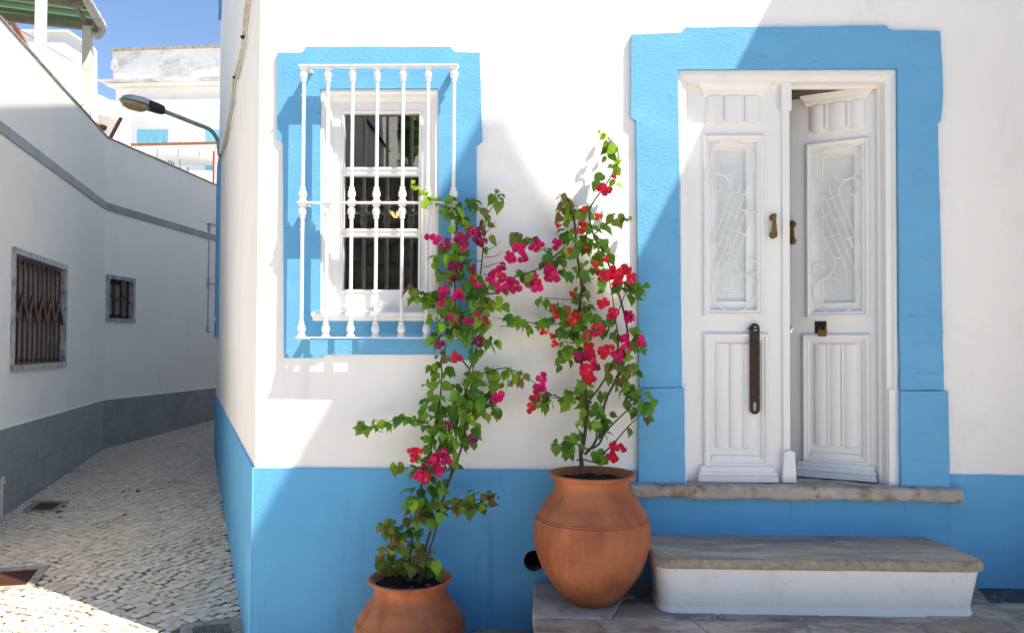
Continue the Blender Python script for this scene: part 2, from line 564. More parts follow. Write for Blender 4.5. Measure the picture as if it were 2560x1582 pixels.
def inst(name, me, mtx, parent=None):
    """an object that shares mesh me, placed by world matrix"""
    o = bpy.data.objects.new(name, me)
    COL.objects.link(o)
    if parent:
        o.parent = parent
        mtx = Matrix.Translation(-WO[parent.name]) @ mtx
    o.matrix_local = mtx
    WO[o.name] = mtx.translation.copy()
    return o


def R(a=1.0):
    return random.uniform(-a, a)


def rough(pts, step=0.04, amp=0.002):
    """subdivide a closed outline and unsettle it, for hand-plastered edges"""
    out = []
    n = len(pts)
    for i in range(n):
        a, b = V(pts[i]), V(pts[(i + 1) % n])
        L = (b - a).length
        k = max(1, int(L / step))
        d = (b - a) / max(L, 1e-6)
        nn = V((-d.y, d.x))
        for j in range(k):
            p = a.lerp(b, j / k)
            if j:
                p = p + nn * (amp * (mnoise.noise(V((p.x * 9, p.y * 9, 3.1))) * 1.4 + R(0.5)))
            out.append((p.x, p.y))
    return out


def rect(a, b, c, d):
    return [(a, c), (b, c), (b, d), (a, d)]


def circle(c, r, n=20):
    return [(c[0] + r * math.cos(2 * math.pi * k / n), c[1] + r * math.sin(2 * math.pi * k / n)) for k in range(n)]


def wp(pts, off=0.0):
    return [W(x, y, off) for x, y in pts]


def gz(x, y):
    return 0.035 * y + 0.006 * math.sin(x * 1.7 + y * 0.9)


# ------------------------------------------------------------------ plan points
A = pd(605, 1300, 3.766)
A = V((FA.uv(607, 1300)[0], 0, 0))
Fc = pd(515, 1000, 9.94)
Fc.z = 0
SW = Frame(Fc, (A - Fc))                       # side wall of the corner house; s runs from the far end to the corner
SWL = (A - Fc).length
L0 = pd(0, 1100, 6.5)
B0 = pd(245, 1000, 10.0)
E0 = pd(512, 950, 13.0)
for q in (L0, B0, E0):
    q.z = 0
LW1 = Frame(L0, B0 - L0)                       # left wall, first stretch
LW2 = Frame(B0, E0 - B0)                       # left wall beyond the bend
BEND = (B0 - L0).length
TOP = 8.35

# ================================================================== STREET
bed = MB()
xs = [-9 + i * 0.45 for i in range(30)]
ys = [-12 + j * 0.5 for j in range(64)]
vs = [(x, y, gz(x, y) - 0.007 + 0.006 * max(0, mnoise.noise(V((x * 2, y * 2, 0))))) for y in ys for x in xs]
fs = [(j * 30 + i, j * 30 + i + 1, (j + 1) * 30 + i + 1, (j + 1) * 30 + i) for j in range(63) for i in range(29)]
bed.add(vs, fs)
street = bed.build('street', M['dirt'], origin=V((0, 0, 0)))
tag(street, kind='structure')
fr = MB()
n_ = 40
vs = [(-12 + 18.0 * i / n_, -14 + 12.85 * j / n_, gz(-12 + 18.0 * i / n_, -14 + 12.85 * j / n_) + .006) for j in range(n_ + 1) for i in range(n_ + 1)]
fr.add(vs, [(j * (n_ + 1) + i, j * (n_ + 1) + i + 1, (j + 1) * (n_ + 1) + i + 1, (j + 1) * (n_ + 1) + i) for j in range(n_) for i in range(n_)])
tag(fr.build('pavement', M['limestone_paving'], origin=V((0, 0, 0))), kind='structure')
gl = MB().add([(-300, -300, -2.0), (300, -300, -2.0), (300, 300, -2.0), (-300, 300, -2.0)], [(0, 1, 2, 3)])
tag(gl.build('ground', M['limestone_paving'], origin=V((0, 0, -2))), kind='structure')


# drain covers first, so the cobbles can leave room for them
def gpt(px, py):
    """point of the ground seen at a pixel"""
    r = ray(px, py)
    t = 3.0
    for _ in range(30):
        p = CAM + r * t
        t += (gz(p.x, p.y) - p.z) / (r.z - 0.035 * r.y)
    return CAM + r * t


def in_poly(x, y, poly):
    c = False
    n = len(poly)
    for i in range(n):
        x0, y0 = poly[i]
        x1, y1 = poly[(i + 1) % n]
        if (y0 > y) != (y1 > y) and x < (x1 - x0) * (y - y0) / (y1 - y0) + x0:
            c = not c
    return c


def quad_px(pts):
    return [gpt(*p) for p in pts]


DR = {
    'square': quad_px([(52, 1224), (131, 1224), (166, 1196), (88, 1196)]),
    'grate': quad_px([(-60, 1414), (76, 1406), (122, 1349), (-20, 1358)]),
    'round': quad_px([(425, 1540), (590, 1540), (580, 1474), (432, 1492)]),
}
HOLES = [[(p.x, p.y) for p in q] for q in DR.values()]


def lerp4(q, u, v):
    return (q[0] * (1 - u) + q[1] * u) * (1 - v) + (q[3] * (1 - u) + q[2] * u) * v


def ring_plate(mb, q, u0, u1, v0, v1, z0, z1, mi=0):
    c = [lerp4(q, u, v) for u, v in ((u0, v0), (u1, v0), (u1, v1), (u0, v1))]
    vs = [p + V((0, 0, z0)) for p in c] + [p + V((0, 0, z1)) for p in c]
    mb.add(vs, [(3, 2, 1, 0), (4, 5, 6, 7), (0, 1, 5, 4), (1, 2, 6, 5), (2, 3, 7, 6), (3, 0, 4, 7)], mi)


def drain(q, label, kind, cat):
    c = lerp4(q, 0.5, 0.5)
    t = thing('drain_cover', c, label, cat)
    f = MB()
    b = 0.16 if kind != 'round' else 0.2
    ring_plate(f, q, 0, 1, 0, b, -0.03, 0.004)
    ring_plate(f, q, 0, 1, 1 - b, 1, -0.03, 0.004)
    ring_plate(f, q, 0, b, b, 1 - b, -0.03, 0.004)
    ring_plate(f, q, 1 - b, 1, b, 1 - b, -0.03, 0.004)
    f.build('frame', M['cement'], t)
    g = MB()
    if kind == 'square':
        ring_plate(g, q, b, 1 - b, b, 1 - b, -0.03, -0.004)
        g.build('lid', M['brown_iron'], t)
    elif kind == 'grate':
        ring_plate(g, q, b, 1 - b, b, 1 - b, -0.06, -0.05)
        g.build('pit', M['black'], t)
        n = 15
        for i in range(n):
            v = b + (1 - 2 * b) * (i + 0.2) / n
            s = MB()
            ring_plate(s, q, b, 1 - b, v, v + 0.55 * (1 - 2 * b) / n, -0.03, -0.002)
            s.build('slat', M['brown_iron'], t)
    else:
        ring_plate(g, q, b, 1 - b, b, 1 - b, -0.03, -0.008)
        g.build('lid', M['brown_iron'], t)
        st = MB()
        for i in range(14):
            for j in range(8):
                u, v = b + (1 - 2 * b) * (i + 0.15 + 0.25 * (j % 2)) / 14, b + (1 - 2 * b) * (j + 0.2) / 8
                ring_plate(st, q, u, u + 0.3 / 14, v, v + 0.35 / 8, -0.01, -0.003)
        tag(st.build('stud', M['cement'], t), kind='stuff')
    return t


drain(DR['square'], 'small square brown iron drain lid in a concrete frame beside the tiled wall', 'square', 'drain cover')
drain(DR['grate'], 'slatted rusty drain grate at the left end of the cobbled lane', 'grate', 'drain grate')
drain(DR['round'], 'studded brown inspection lid in cement at the foot of the blue house corner', 'round', 'drain cover')


# cobbles
def cobble_mesh(i):
    rnd = random.Random(100 + i)
    hx, hy = 0.0365, 0.0308
    base = [(-hx, -hy), (hx, -hy), (hx, hy), (-hx, hy)]
    base = [(x + rnd.uniform(-.007, .007), y + rnd.uniform(-.006, .006)) for x, y in base]
    # eight-sided outline: corners knocked off
    o = []
    for k in range(4):
        p, q, nx = V(base[k - 1]), V(base[k]), V(base[(k + 1) % 4])
        o.append(q.lerp(p, rnd.uniform(.03, .13)))
        o.append(q.lerp(nx, rnd.uniform(.03, .13)))
    vs = [(p.x * 0.98, p.y * 0.98, -0.03) for p in o]
    vs += [(p.x, p.y, -0.0035 + rnd.uniform(-.001, .001)) for p in o]
    vs += [(p.x * .93, p.y * .93, 0.0 + rnd.uniform(-.0008, .0008)) for p in o]
    vs.append((rnd.uniform(-.006, .006), rnd.uniform(-.006, .006), 0.0005 + rnd.uniform(-.0008, .0008)))
    fs = []
    for k in range(8):
        j = (k + 1) % 8
        fs.append((k, j, 8 + j, 8 + k))
        fs.append((8 + k, 8 + j, 16 + j, 16 + k))
        fs.append((16 + k, 16 + j, 24))
    mb = MB().add(vs, fs)
    return mb


CB = [cobble_mesh(i) for i in range(10)]
CBM = [c.mesh('cobblestone', M['cobble'], smooth=18) for c in CB]
ang = math.radians(-27)
ca, sa = math.cos(ang), math.sin(ang)
ps = []
for j in range(-190, 130):
    off = random.random()
    for i in range(-150, 130):
        u = (i + off) * 0.079 + R(0.006)
        v = j * 0.0665 + R(0.004)
        v += 0.10 * math.sin(u * 1.1 + 0.4) + 0.03 * math.sin(u * 3.1 + j * .05)
        x, y = u * ca - v * sa - 2.5, u * sa + v * ca + 2.0
        if y < -1.2 or y > 10.8 or x > 0.12 or x < -7:
            continue
        # between the left wall and the house
        q = V((x, y, 0))
        if (q - L0).dot(LW1.n) < -0.02 or (y > 5 and (q - B0).dot(LW2.n) < -0.02):
            continue
        if y > -0.02 and (q - Fc).dot(SW.n) < 0.0 and y < Fc.y:
            continue
        pr = project(V((x, y, gz(x, y))))
        if not pr or not (-600 < pr[0] < 1700 and pr[1] < 3200):
            continue
        if any(in_poly(x, y, h) for h in HOLES):
            continue
        ps.append((pr[2], x, y, pr))
ps.sort(key=lambda t: t[0])
near, rest = [], []
for q in ps:
    vis = -15 < q[3][0] < 600 and q[3][1] < 1520
    (near if vis and len(near) < 300 else rest).append(q)


def cob_mtx(x, y):
    e = Euler((R(.035) + 0.035, R(.035), ang + R(.09)))
    s = random.uniform(.88, 1.08)
    return Matrix.Translation((x, y, gz(x, y) + R(.0018))) @ e.to_matrix().to_4x4() @ Matrix.Diagonal((s, s, 1, 1))


for q in near:
    inst('cobblestone', random.choice(CBM), cob_mtx(q[1], q[2]), street)
far = MB()
for q in rest:
    mt = cob_mtx(q[1], q[2])
    c = random.choice(CB)
    far.add([mt @ p for p in c.v], c.f)
tag(far.build('cobblestones', M['cobble'], street, smooth=18, origin=V((0, 0, 0)), recalc=False), kind='stuff')


# ================================================================== CORNER HOUSE
house = thing('corner_house', (A.x, 0, 0), 'white corner house with sky blue window and door surrounds and blue base', 'house')
XR = 2.66
win_hole = wp([(769, 217), (1046, 216), (1048, 764), (769, 764)])
door_hole = wp([(1619, 171), (2141, 168), (2147, 930), (2147, 1182), (1633, 1178), (1628, 920)])
dr_c = W(1277, 1337)
mb = MB()
mb.slab(FA, [(A.x, -0.3), (XR, -0.3), (XR, TOP), (A.x, TOP)], [win_hole, door_hole, circle(dr_c, 0.052)], -0.32, 0.0)
mb.build('wall', M['plaster'], house)
mb = MB()
G = Fc + V((0.7, 9.0, 0))
mb.slab(SW, [(0, -0.4), (SWL - 0.001, -0.4), (SWL - 0.001, TOP), (0, TOP)], [], -0.30, 0.0)
mb.build('wall', M['plaster'], house)
back = Frame(G, Fc - G)
MB().slab(back, [(0, -0.4), ((G - Fc).length - 0.01, -0.4), ((G - Fc).length - 0.01, TOP), (0, TOP)], [], -0.3, 0).build('wall', M['plaster'], house)
rear = Frame((7.0, G.y), (-1, 0))
MB().slab(rear, [(0, -.4), (7.0 - G.x, -.4), (7.0 - G.x, TOP), (0, TOP)], [], -.3, 0).build('wall', M['plaster'], house)
rp = [V((A.x, 0, TOP)), V((XR, 0, TOP)), V((7.0, 0.3, TOP)), V((7.0, G.y, TOP)), V((G.x, G.y, TOP)), V((Fc.x, Fc.y, TOP))]
MB().prism(rp, (0, 0, 0.12)).build('roof', M['plaster'], house)
# dark rooms behind window and door
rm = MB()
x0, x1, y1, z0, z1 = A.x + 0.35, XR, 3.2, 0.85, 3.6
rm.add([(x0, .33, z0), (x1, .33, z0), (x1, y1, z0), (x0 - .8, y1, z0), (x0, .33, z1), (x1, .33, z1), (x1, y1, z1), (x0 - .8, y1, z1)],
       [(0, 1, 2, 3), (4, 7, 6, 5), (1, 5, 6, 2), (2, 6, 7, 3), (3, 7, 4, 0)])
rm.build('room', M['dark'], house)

# dado
dl = W(607, 1117)[1]
mb = MB()
dado = [W(1524, 1123), W(1524, 1160), W(2262, 1168), W(2264, 1133)]
out = rough([(A.x - 0.0, dl)] + [dado[0], dado[1], dado[2], dado[3]] + [(XR, W(2447, 1136)[1])], 0.06, 0.0015)
out = [p for p in out if p[0] < XR + 0.01]
k = max(range(len(out)), key=lambda i: out[i][0])
out = out[:k + 1] + [(XR, -0.25), (A.x - 0.0, -0.25)]
mb.slab(FA, out, [circle(dr_c, 0.055)], 0.001, 0.014)
mb.build('dado', M['blue'], house)
mb = MB()
sd = [(0, -0.1)]
zt_far = SW.uv(515, 940)[1]
mb.slab(SW, [(0.02, -0.2), (SWL + 0.013, -0.2), (SWL + 0.013, dl)] +
        [(SWL * (1 - t / 10), dl + (zt_far - dl) * t / 10) for t in range(1, 10)] + [(0.02, zt_far)], [], 0.001, 0.014)
mb.build('dado', M['blue'], house)
# drain pipe in the dado
mb = MB()
n = 24
ring = []
for (r, off) in ((0.062, 0.0145), (0.062, 0.019), (0.054, 0.021), (0.051, 0.016), (0.050, -0.30)):
    ring.append([FA.p(dr_c[0] + r * math.cos(2 * math.pi * i / n), dr_c[1] + r * math.sin(2 * math.pi * i / n), off + R(.0008)) for i in range(n)])
for a_, b_ in zip(ring, ring[1:]):
    mb.add(a_ + b_, [(i, (i + 1) % n, n + (i + 1) % n, n + i) for i in range(n)])
for i in range(3 * n, 4 * n):
    mb.mi[i] = 1
mb.build('drain_pipe', [M['blue'], M['mortar']], house, smooth=40)
MB().slab(FA, circle(dr_c, 0.0497, 24), [], -0.20, -0.19).build('pipe_shadow_plug', M['black'], house).name = 'pipe_shade'  # black disc painting the shade deep inside the pipe

# window surround
wo = wp([(664, 129), (722, 129), (728, 124), (733, 115), (1078, 115), (1083, 123), (1091, 128), (1147, 129), (1150, 240), (1153, 338), (1146, 346),
         (1139, 350), (1140, 860), (1059, 860), (1059, 847), (771, 847), (770, 855), (681, 855), (678, 346), (671, 341), (664, 334)])
mb = MB()
mb.slab(FA, rough(wo, 0.03, 0.0012), [wp([(767, 215), (1048, 214), (1050, 766), (767, 766)])], 0.001, 0.014)
mb.build('window_surround', M['blue_trim'], house)


def molded(mb, F, x0, x1, z0, z1, prof, mi=0, fn=None):
    """a picture-frame moulding: prof = [(inset, off)...] swept round the rectangle"""
    P = fn or F.p
    rings = []
    for ins, off in prof:
        rings.append([P(x0 + ins, z0 + ins, off), P(x1 - ins, z0 + ins, off), P(x1 - ins, z1 - ins, off), P(x0 + ins, z1 - ins, off)])
    for a_, b_ in zip(rings, rings[1:]):
        mb.add(a_ + b_, [(i, (i + 1) % 4, 4 + (i + 1) % 4, 4 + i) for i in range(4)], mi)


def R2(px0, py0, px1, py1, off=0.0):
    a_, b_ = W(px0, py0, off), W(px1, py1, off)
    return min(a_[0], b_[0]), max(a_[0], b_[0]), min(a_[1], b_[1]), max(a_[1], b_[1])


# window: casing, sash, muntins, panes, sill
x0, x1, z0, z1 = R2(768, 216, 1047, 765)
mb = MB()
molded(mb, FA, x0, x1, z0, z1, [(0.0, -0.2), (0, 0.006), (0.018, 0.008), (0.022, -0.002), (0.036, -0.004), (0.042, -0.02), (0.053, -0.024), (0.053, -0.12)])
win = mb.build('window', M['paint'], house)
sx0, sx1, sz0, sz1 = x0 + 0.050, x1 - 0.050, z0 + 0.050, z1 - 0.052
gx0, gx1, _a, _b = R2(825, 273, 1000, 694, -0.05)
rows = [R2(825, 273, 1000, 403, -0.05)[2:], R2(825, 421, 1000, 549, -0.05)[2:], R2(825, 566, 1000, 694, -0.05)[2:]]
mb = MB()
mb.slab(FA, rect(sx0, sx1, sz0, sz1), [rect(gx0, gx1, a_, b_) for a_, b_ in rows], -0.085, -0.032)
mb.build('sash', M['paint'], win, bevel=0.004)
mb = MB()
for a_, b_ in rows:
    molded(mb, FA, gx0 - 0.012, gx1 + 0.012, a_ - 0.010, b_ + 0.010, [(0, -0.031), (0.003, -0.026), (0.012, -0.03), (0.0125, -0.055)])
mb.build('glazing_bead', M['paint'], win)
for a_, b_ in rows:
    MB().slab(FA, rect(gx0 - 0.004, gx1 + 0.004, a_ - 0.004, b_ + 0.004), [], -0.062, -0.058).build('pane', M['glass'], win)
sl0, sl1, sb, st = R2(748, 743, 1060, 768, 0.03)
mb = MB()
prof = [(-0.06, st), (0.050, st - 0.004), (0.054, st - 0.010), (0.053, st - 0.026), (0.040, st - 0.032), (0.036, st - 0.046), (0.0145, sb)]
prof += [(-0.06, sb)]
mb.prism([(sl0, -o_, z_) for o_, z_ in prof], (sl1 - sl0, 0, 0))
mb.build('sill', M['paint'], win)

# window grille
OFF = 0.08
grz = [W(900, 159, OFF)[1], W(900, 485, OFF)[1], W(900, 807, OFF)[1]]
bxs = [W(x, 400, OFF)[0] for x in (724, 782, 841, 900, 962, 1022, 1084)]
bH = grz[0] - grz[2]
mid = grz[1] - grz[2]


def knob(z, up):
    s = 1 if up else -1
    p = [(0.0195, 0.001), (0.0195, 0.012), (0.0150, 0.016), (0.0125, 0.021), (0.0185, 0.034), (0.0190, 0.044), (0.0160, 0.058),
         (0.0115, 0.066), (0.0145, 0.071), (0.0140, 0.075), (0.0088, 0.080)]
    q = [(r, z + s * h) for r, h in p]
    return q if up else q[::-1]


bal_prof = knob(0, True) + knob(mid, False) + knob(mid, True) + knob(bH, False)


def bal_mesh(prof, mt='iron_white'):
    mb = MB()
    mb.lathe(prof, (0, 0, 0), 16, mod=lambda a, z, r: (0.0012 * math.cos(8 * a) if r > 0.0145 else 0))
    return mb.mesh('baluster', M[mt], smooth=35)


BAL = bal_mesh(bal_prof)


def grille(F, s_list, z_list, off, parent, armw=0.036, bal=BAL, s_arm=None, mt=None):
    mt = mt or M['iron_white']
    g = MB()
    s0, s1 = s_list[0] - 0.022, s_list[-1] + 0.022
    first = None
    for i, z in enumerate(z_list):
        r = MB()
        r.slab(F, rect(s0, s1, z - 0.003, z + 0.003), [], off - 0.023, off + 0.023)
        if first is None:
            first = r.build('window_grille', mt, parent)
        else:
            r.build('rail', mt, first)
    for s in s_list:
        inst('baluster', bal, Matrix.Translation(F.p(s, z_list[-1] + R(.001), off)) @ Matrix.Rotation(R(.3), 4, 'Z'), first)
    for z in z_list:
        for s in (s_arm or (s_list[0] + 0.008, s_list[-1] - 0.012)):
            b = MB()
            b.slab(F, rect(s - armw / 2, s + armw / 2, z - 0.0095, z - 0.0035), [], -0.01, off + 0.015)
            b.build('bracket', mt, first)
    return first


grille(FA, bxs, grz, OFF, house)

# door surround
do = wp([(1507, 87), (1624, 83), (1629, 79), (1636, 70), (1880, 69), (2113, 66), (2118, 73), (2128, 77), (2241, 79), (2247, 175), (2248, 230),
         (2243, 292), (2236, 300), (2243, 600), (2250, 931), (2147, 931), (2140, 167), (1618, 170), (1628, 925), (1526, 925), (1519, 292), (1513, 289),
         (1506, 283)])
mb = MB()
mb.slab(FA, rough(do, 0.03, 0.0018), [], 0.001, 0.022)
mb.build('door_surround', M['blue_trim'], house)
for pp in ([(1525, 928), (1632, 925), (1635, 1158), (1524, 1160)], [(2145, 933), (2258, 933), (2262, 1168), (2148, 1166)]):
    MB().slab(FA, rough(wp(pp), 0.03, 0.0016), [], 0.001, 0.030).build('plinth_block', M['blue_trim'], house, bevel=0.004)

# door frame
dz0 = W(1880, 1156)[1]
dx0, dx1, _, dz1 = R2(1618, 170, 2143, 1156)
dx1 += 0.004
mb = MB()
for side in (0, 1, 2):
    pr = [(0.0, -0.075), (0.0, 0.004), (0.012, 0.006), (0.015, 0.000), (0.019, 0.004), (0.022, -0.006), (0.046, -0.010), (0.050, -0.055), (0.062, -0.058), (0.062, -0.075)]
    rings = []
    for ins, off in pr:
        rings.append([FA.p(dx0 + ins, dz0 - 0.01, off), FA.p(dx0 + ins, dz1 - ins * 1.15, off), FA.p(dx1 - ins, dz1 - ins * 1.15, off), FA.p(dx1 - ins, dz0 - 0.01, off)])
    if side == 0:
        for a_, b_ in zip(rings, rings[1:]):
            mb.add(a_ + b_, [(i, i + 1, 5 + i, 4 + i) for i in range(3)])
mb.box(dx0 - 0.004, dx0 + 0.047, -0.004, 0.05, dz0 - 0.008, W(1630, 918)[1] - 0.0)
mb.box(dx1 - 0.042, dx1 + 0.0075, -0.004, 0.05, dz0 - 0.012, W(2147, 930)[1])
mb.build('door_frame', M['paint'], house)
# dark board added to paint the room's shade in the gap above the door
MB().box(dx0 + .03, dx1 - .03, .078, .36, dz1 - .06, dz1 - .02).build('gap_shade_board', M['wood_shutter'], house)
# threshold of rough limestone
tz = W(1880, 1157)[1]


def rock(x0, x1, y0, y1, z0, z1, nx, ny, nz, round_, amp, freq, seed, shape=None):
    """a rounded box with a knobbly surface, as one closed grid mesh"""
    bm = bmesh.new()
    bmesh.ops.create_cube(bm, size=1)
    bmesh.ops.subdivide_edges(bm, edges=[e for e in bm.edges if abs(e.verts[0].co.x - e.verts[1].co.x) > .5], cuts=nx, use_grid_fill=True)
    bmesh.ops.subdivide_edges(bm, edges=[e for e in bm.edges if abs(e.verts[0].co.y - e.verts[1].co.y) > .5], cuts=ny, use_grid_fill=True)
    bmesh.ops.subdivide_edges(bm, edges=[e for e in bm.edges if abs(e.verts[0].co.z - e.verts[1].co.z) > .5], cuts=nz, use_grid_fill=True)
    hx, hy, hz = (x1 - x0) / 2, (y1 - y0) / 2, (z1 - z0) / 2
    c = V(((x0 + x1) / 2, (y0 + y1) / 2, (z0 + z1) / 2))
    mb = MB()
    vs = []
    for v in bm.verts:
        p = V((v.co.x * 2 * hx, v.co.y * 2 * hy, v.co.z * 2 * hz))
        r = min(round_, hx, hy, hz)
        inn = V((max(-hx + r, min(hx - r, p.x)), max(-hy + r, min(hy - r, p.y)), max(-hz + r, min(hz - r, p.z))))
        d = p - inn
        if d.length > 1e-6:
            p = inn + d.normalized() * r
        w = p + c
        q = w * freq + V((seed, seed * 2, 0))
        dn = d.normalized() if d.length > 1e-6 else V((0, 0, 1))
        w = w + dn * amp * (mnoise.noise(q) + 0.5 * mnoise.noise(q * 2.3))
        if shape:
            w = shape(w)
        vs.append(w)
    bm.verts.index_update()
    mb.add(vs, [tuple(v.index for v in f.verts) for f in bm.faces])
    bm.free()
    return mb


t0, t1 = W(1503, 1180, 0.06)[0], W(2305, 1180, 0.06)[0]
ta, tb = W(1507, 1156)[1], W(2262, 1167)[1]


def th_shape(w):
    f = (w.x - t0) / (t1 - t0)
    z = w.z + (tb - ta) * (f - 0.45)
    if w.y < -0.03:
        z -= 0.007 * mnoise.noise(V((w.x * 5, 1, 2))) if w.z < tz - 0.04 else 0
    return V((w.x, w.y, z))


rock(t0, t1, -0.072, 0.55, tz - 0.066, tz + 0.001, 130, 30, 6, 0.020, 0.0045, 16, 3, th_shape).build('threshold', M['stone_sill'], house, smooth=60)

# door leaves
YL = 0.06
SC = FPX / K / (D + YL)
LWID = 0.502
hxL = W(1640, 700, -YL)[0]
hxR = hxL + 2 * LWID + 0.006
zb = dz0 + 0.002
LH = W(1760, 207, -YL)[1] - zb + 0.012


def lz(py):
    return (1152 - py) / SC


def relief(mb, P, x0, x1, zlo, zhi, beads, depth, scallop, nx=72, base=0.004):
    """carved linenfold: convex lobes between bead pairs, with a scalloped lower edge"""
    cols = []
    for i in range(nx + 1):
        u = i / nx
        edges = [0] + beads + [1]
        h, sc_ = 0, 0
        for a_, b_ in zip(edges, edges[1:]):
            if a_ <= u <= b_:
                t = (u - a_) / (b_ - a_)
                h = math.sin(math.pi * min(1, max(0, t))) ** 0.6
                sc_ = math.sin(math.pi * t)
        for b_ in beads:
            dd = abs(u - b_)
            if dd < 0.035:
                h = 0.25 + 0.6 * abs(math.cos(dd / 0.035 * math.pi))
                sc_ = 0.0
        cols.append((x0 + (x1 - x0) * u, base + depth * h, zlo - scallop * sc_ + (scallop * .0)))
    vs = []
    for x, o, z in cols:
        vs += [P(x, z - 0.004, 0.0), P(x, z, o), P(x, zhi, o), P(x, zhi + 0.004, 0.0)]
    fs = []
    for i in range(nx):
        for k in range(3):
            fs.append((i * 4 + k, (i + 1) * 4 + k, (i + 1) * 4 + k + 1, i * 4 + k + 1))
    fs.append((0, 1, 2, 3))
    fs.append(tuple(nx * 4 + k for k in (3, 2, 1, 0)))
    mb.add(vs, fs)


# scroll grille traced from its drawing (crop pixels on the left leaf)
CRV1 = [(360, 300), (345, 330), (320, 348), (285, 358), (240, 348), (200, 315), (172, 262), (164, 215), (175, 160), (210, 115), (265, 92), (330, 88), (390, 100),
        (440, 135), (480, 190), (498, 250), (495, 300), (420, 505), (300, 830), (262, 935), (205, 1075), (180, 1160), (180, 1240), (205, 1310), (260, 1360), (330, 1380),
        (400, 1372), (460, 1335), (500, 1275), (513, 1210), (503, 1165), (470, 1130), (430, 1112), (390, 1106), (350, 1118), (322, 1150), (316, 1188)]
CRV2 = [(235, 420), (252, 428), (255, 450), (240, 472), (210, 480), (182, 464), (168, 430), (175, 390), (200, 362), (240, 352), (285, 370), (315, 405), (323, 440),
        (318, 480), (265, 640), (207, 800), (173, 882)]
CRV3 = [(508, 622), (485, 645), (427, 800), (362, 965), (355, 1010), (370, 1060), (400, 1095), (435, 1112), (480, 1105), (510, 1080), (520, 1040), (505, 1005), (475, 988),
        (445, 992), (430, 1015), (437, 1042), (450, 1045)]
MIDS = [[(400, 412), (228, 882)], [(458, 560), (278, 1035)]]
RUNGS = [[(322, 472), (420, 503)], [(268, 632), (358, 667)], [(207, 795), (300, 828)], [(388, 612), (488, 642)], [(330, 770), (427, 803)], [(262, 935), (362, 968)]]


def catmull(pts, n=4):
    out = []
    for i in range(len(pts) - 1):
        p0, p1, p2, p3 = pts[max(0, i - 1)], pts[i], pts[i + 1], pts[min(len(pts) - 1, i + 2)]
        L = (p2 - p1).length
        k = n
        for j in range(k):
            t = j / k
            m1, m2 = (p2 - p0) * 0.5, (p3 - p1) * 0.5
            m1 = m1 * min(1, 1.2 * L / max(m1.length, 1e-6))
            m2 = m2 * min(1, 1.2 * L / max(m2.length, 1e-6))
            out.append(p1 * (2 * t ** 3 - 3 * t ** 2 + 1) + m1 * (t ** 3 - 2 * t ** 2 + t) + p2 * (-2 * t ** 3 + 3 * t ** 2) + m2 * (t ** 3 - t ** 2))
    out.append(pts[-1])
    return out


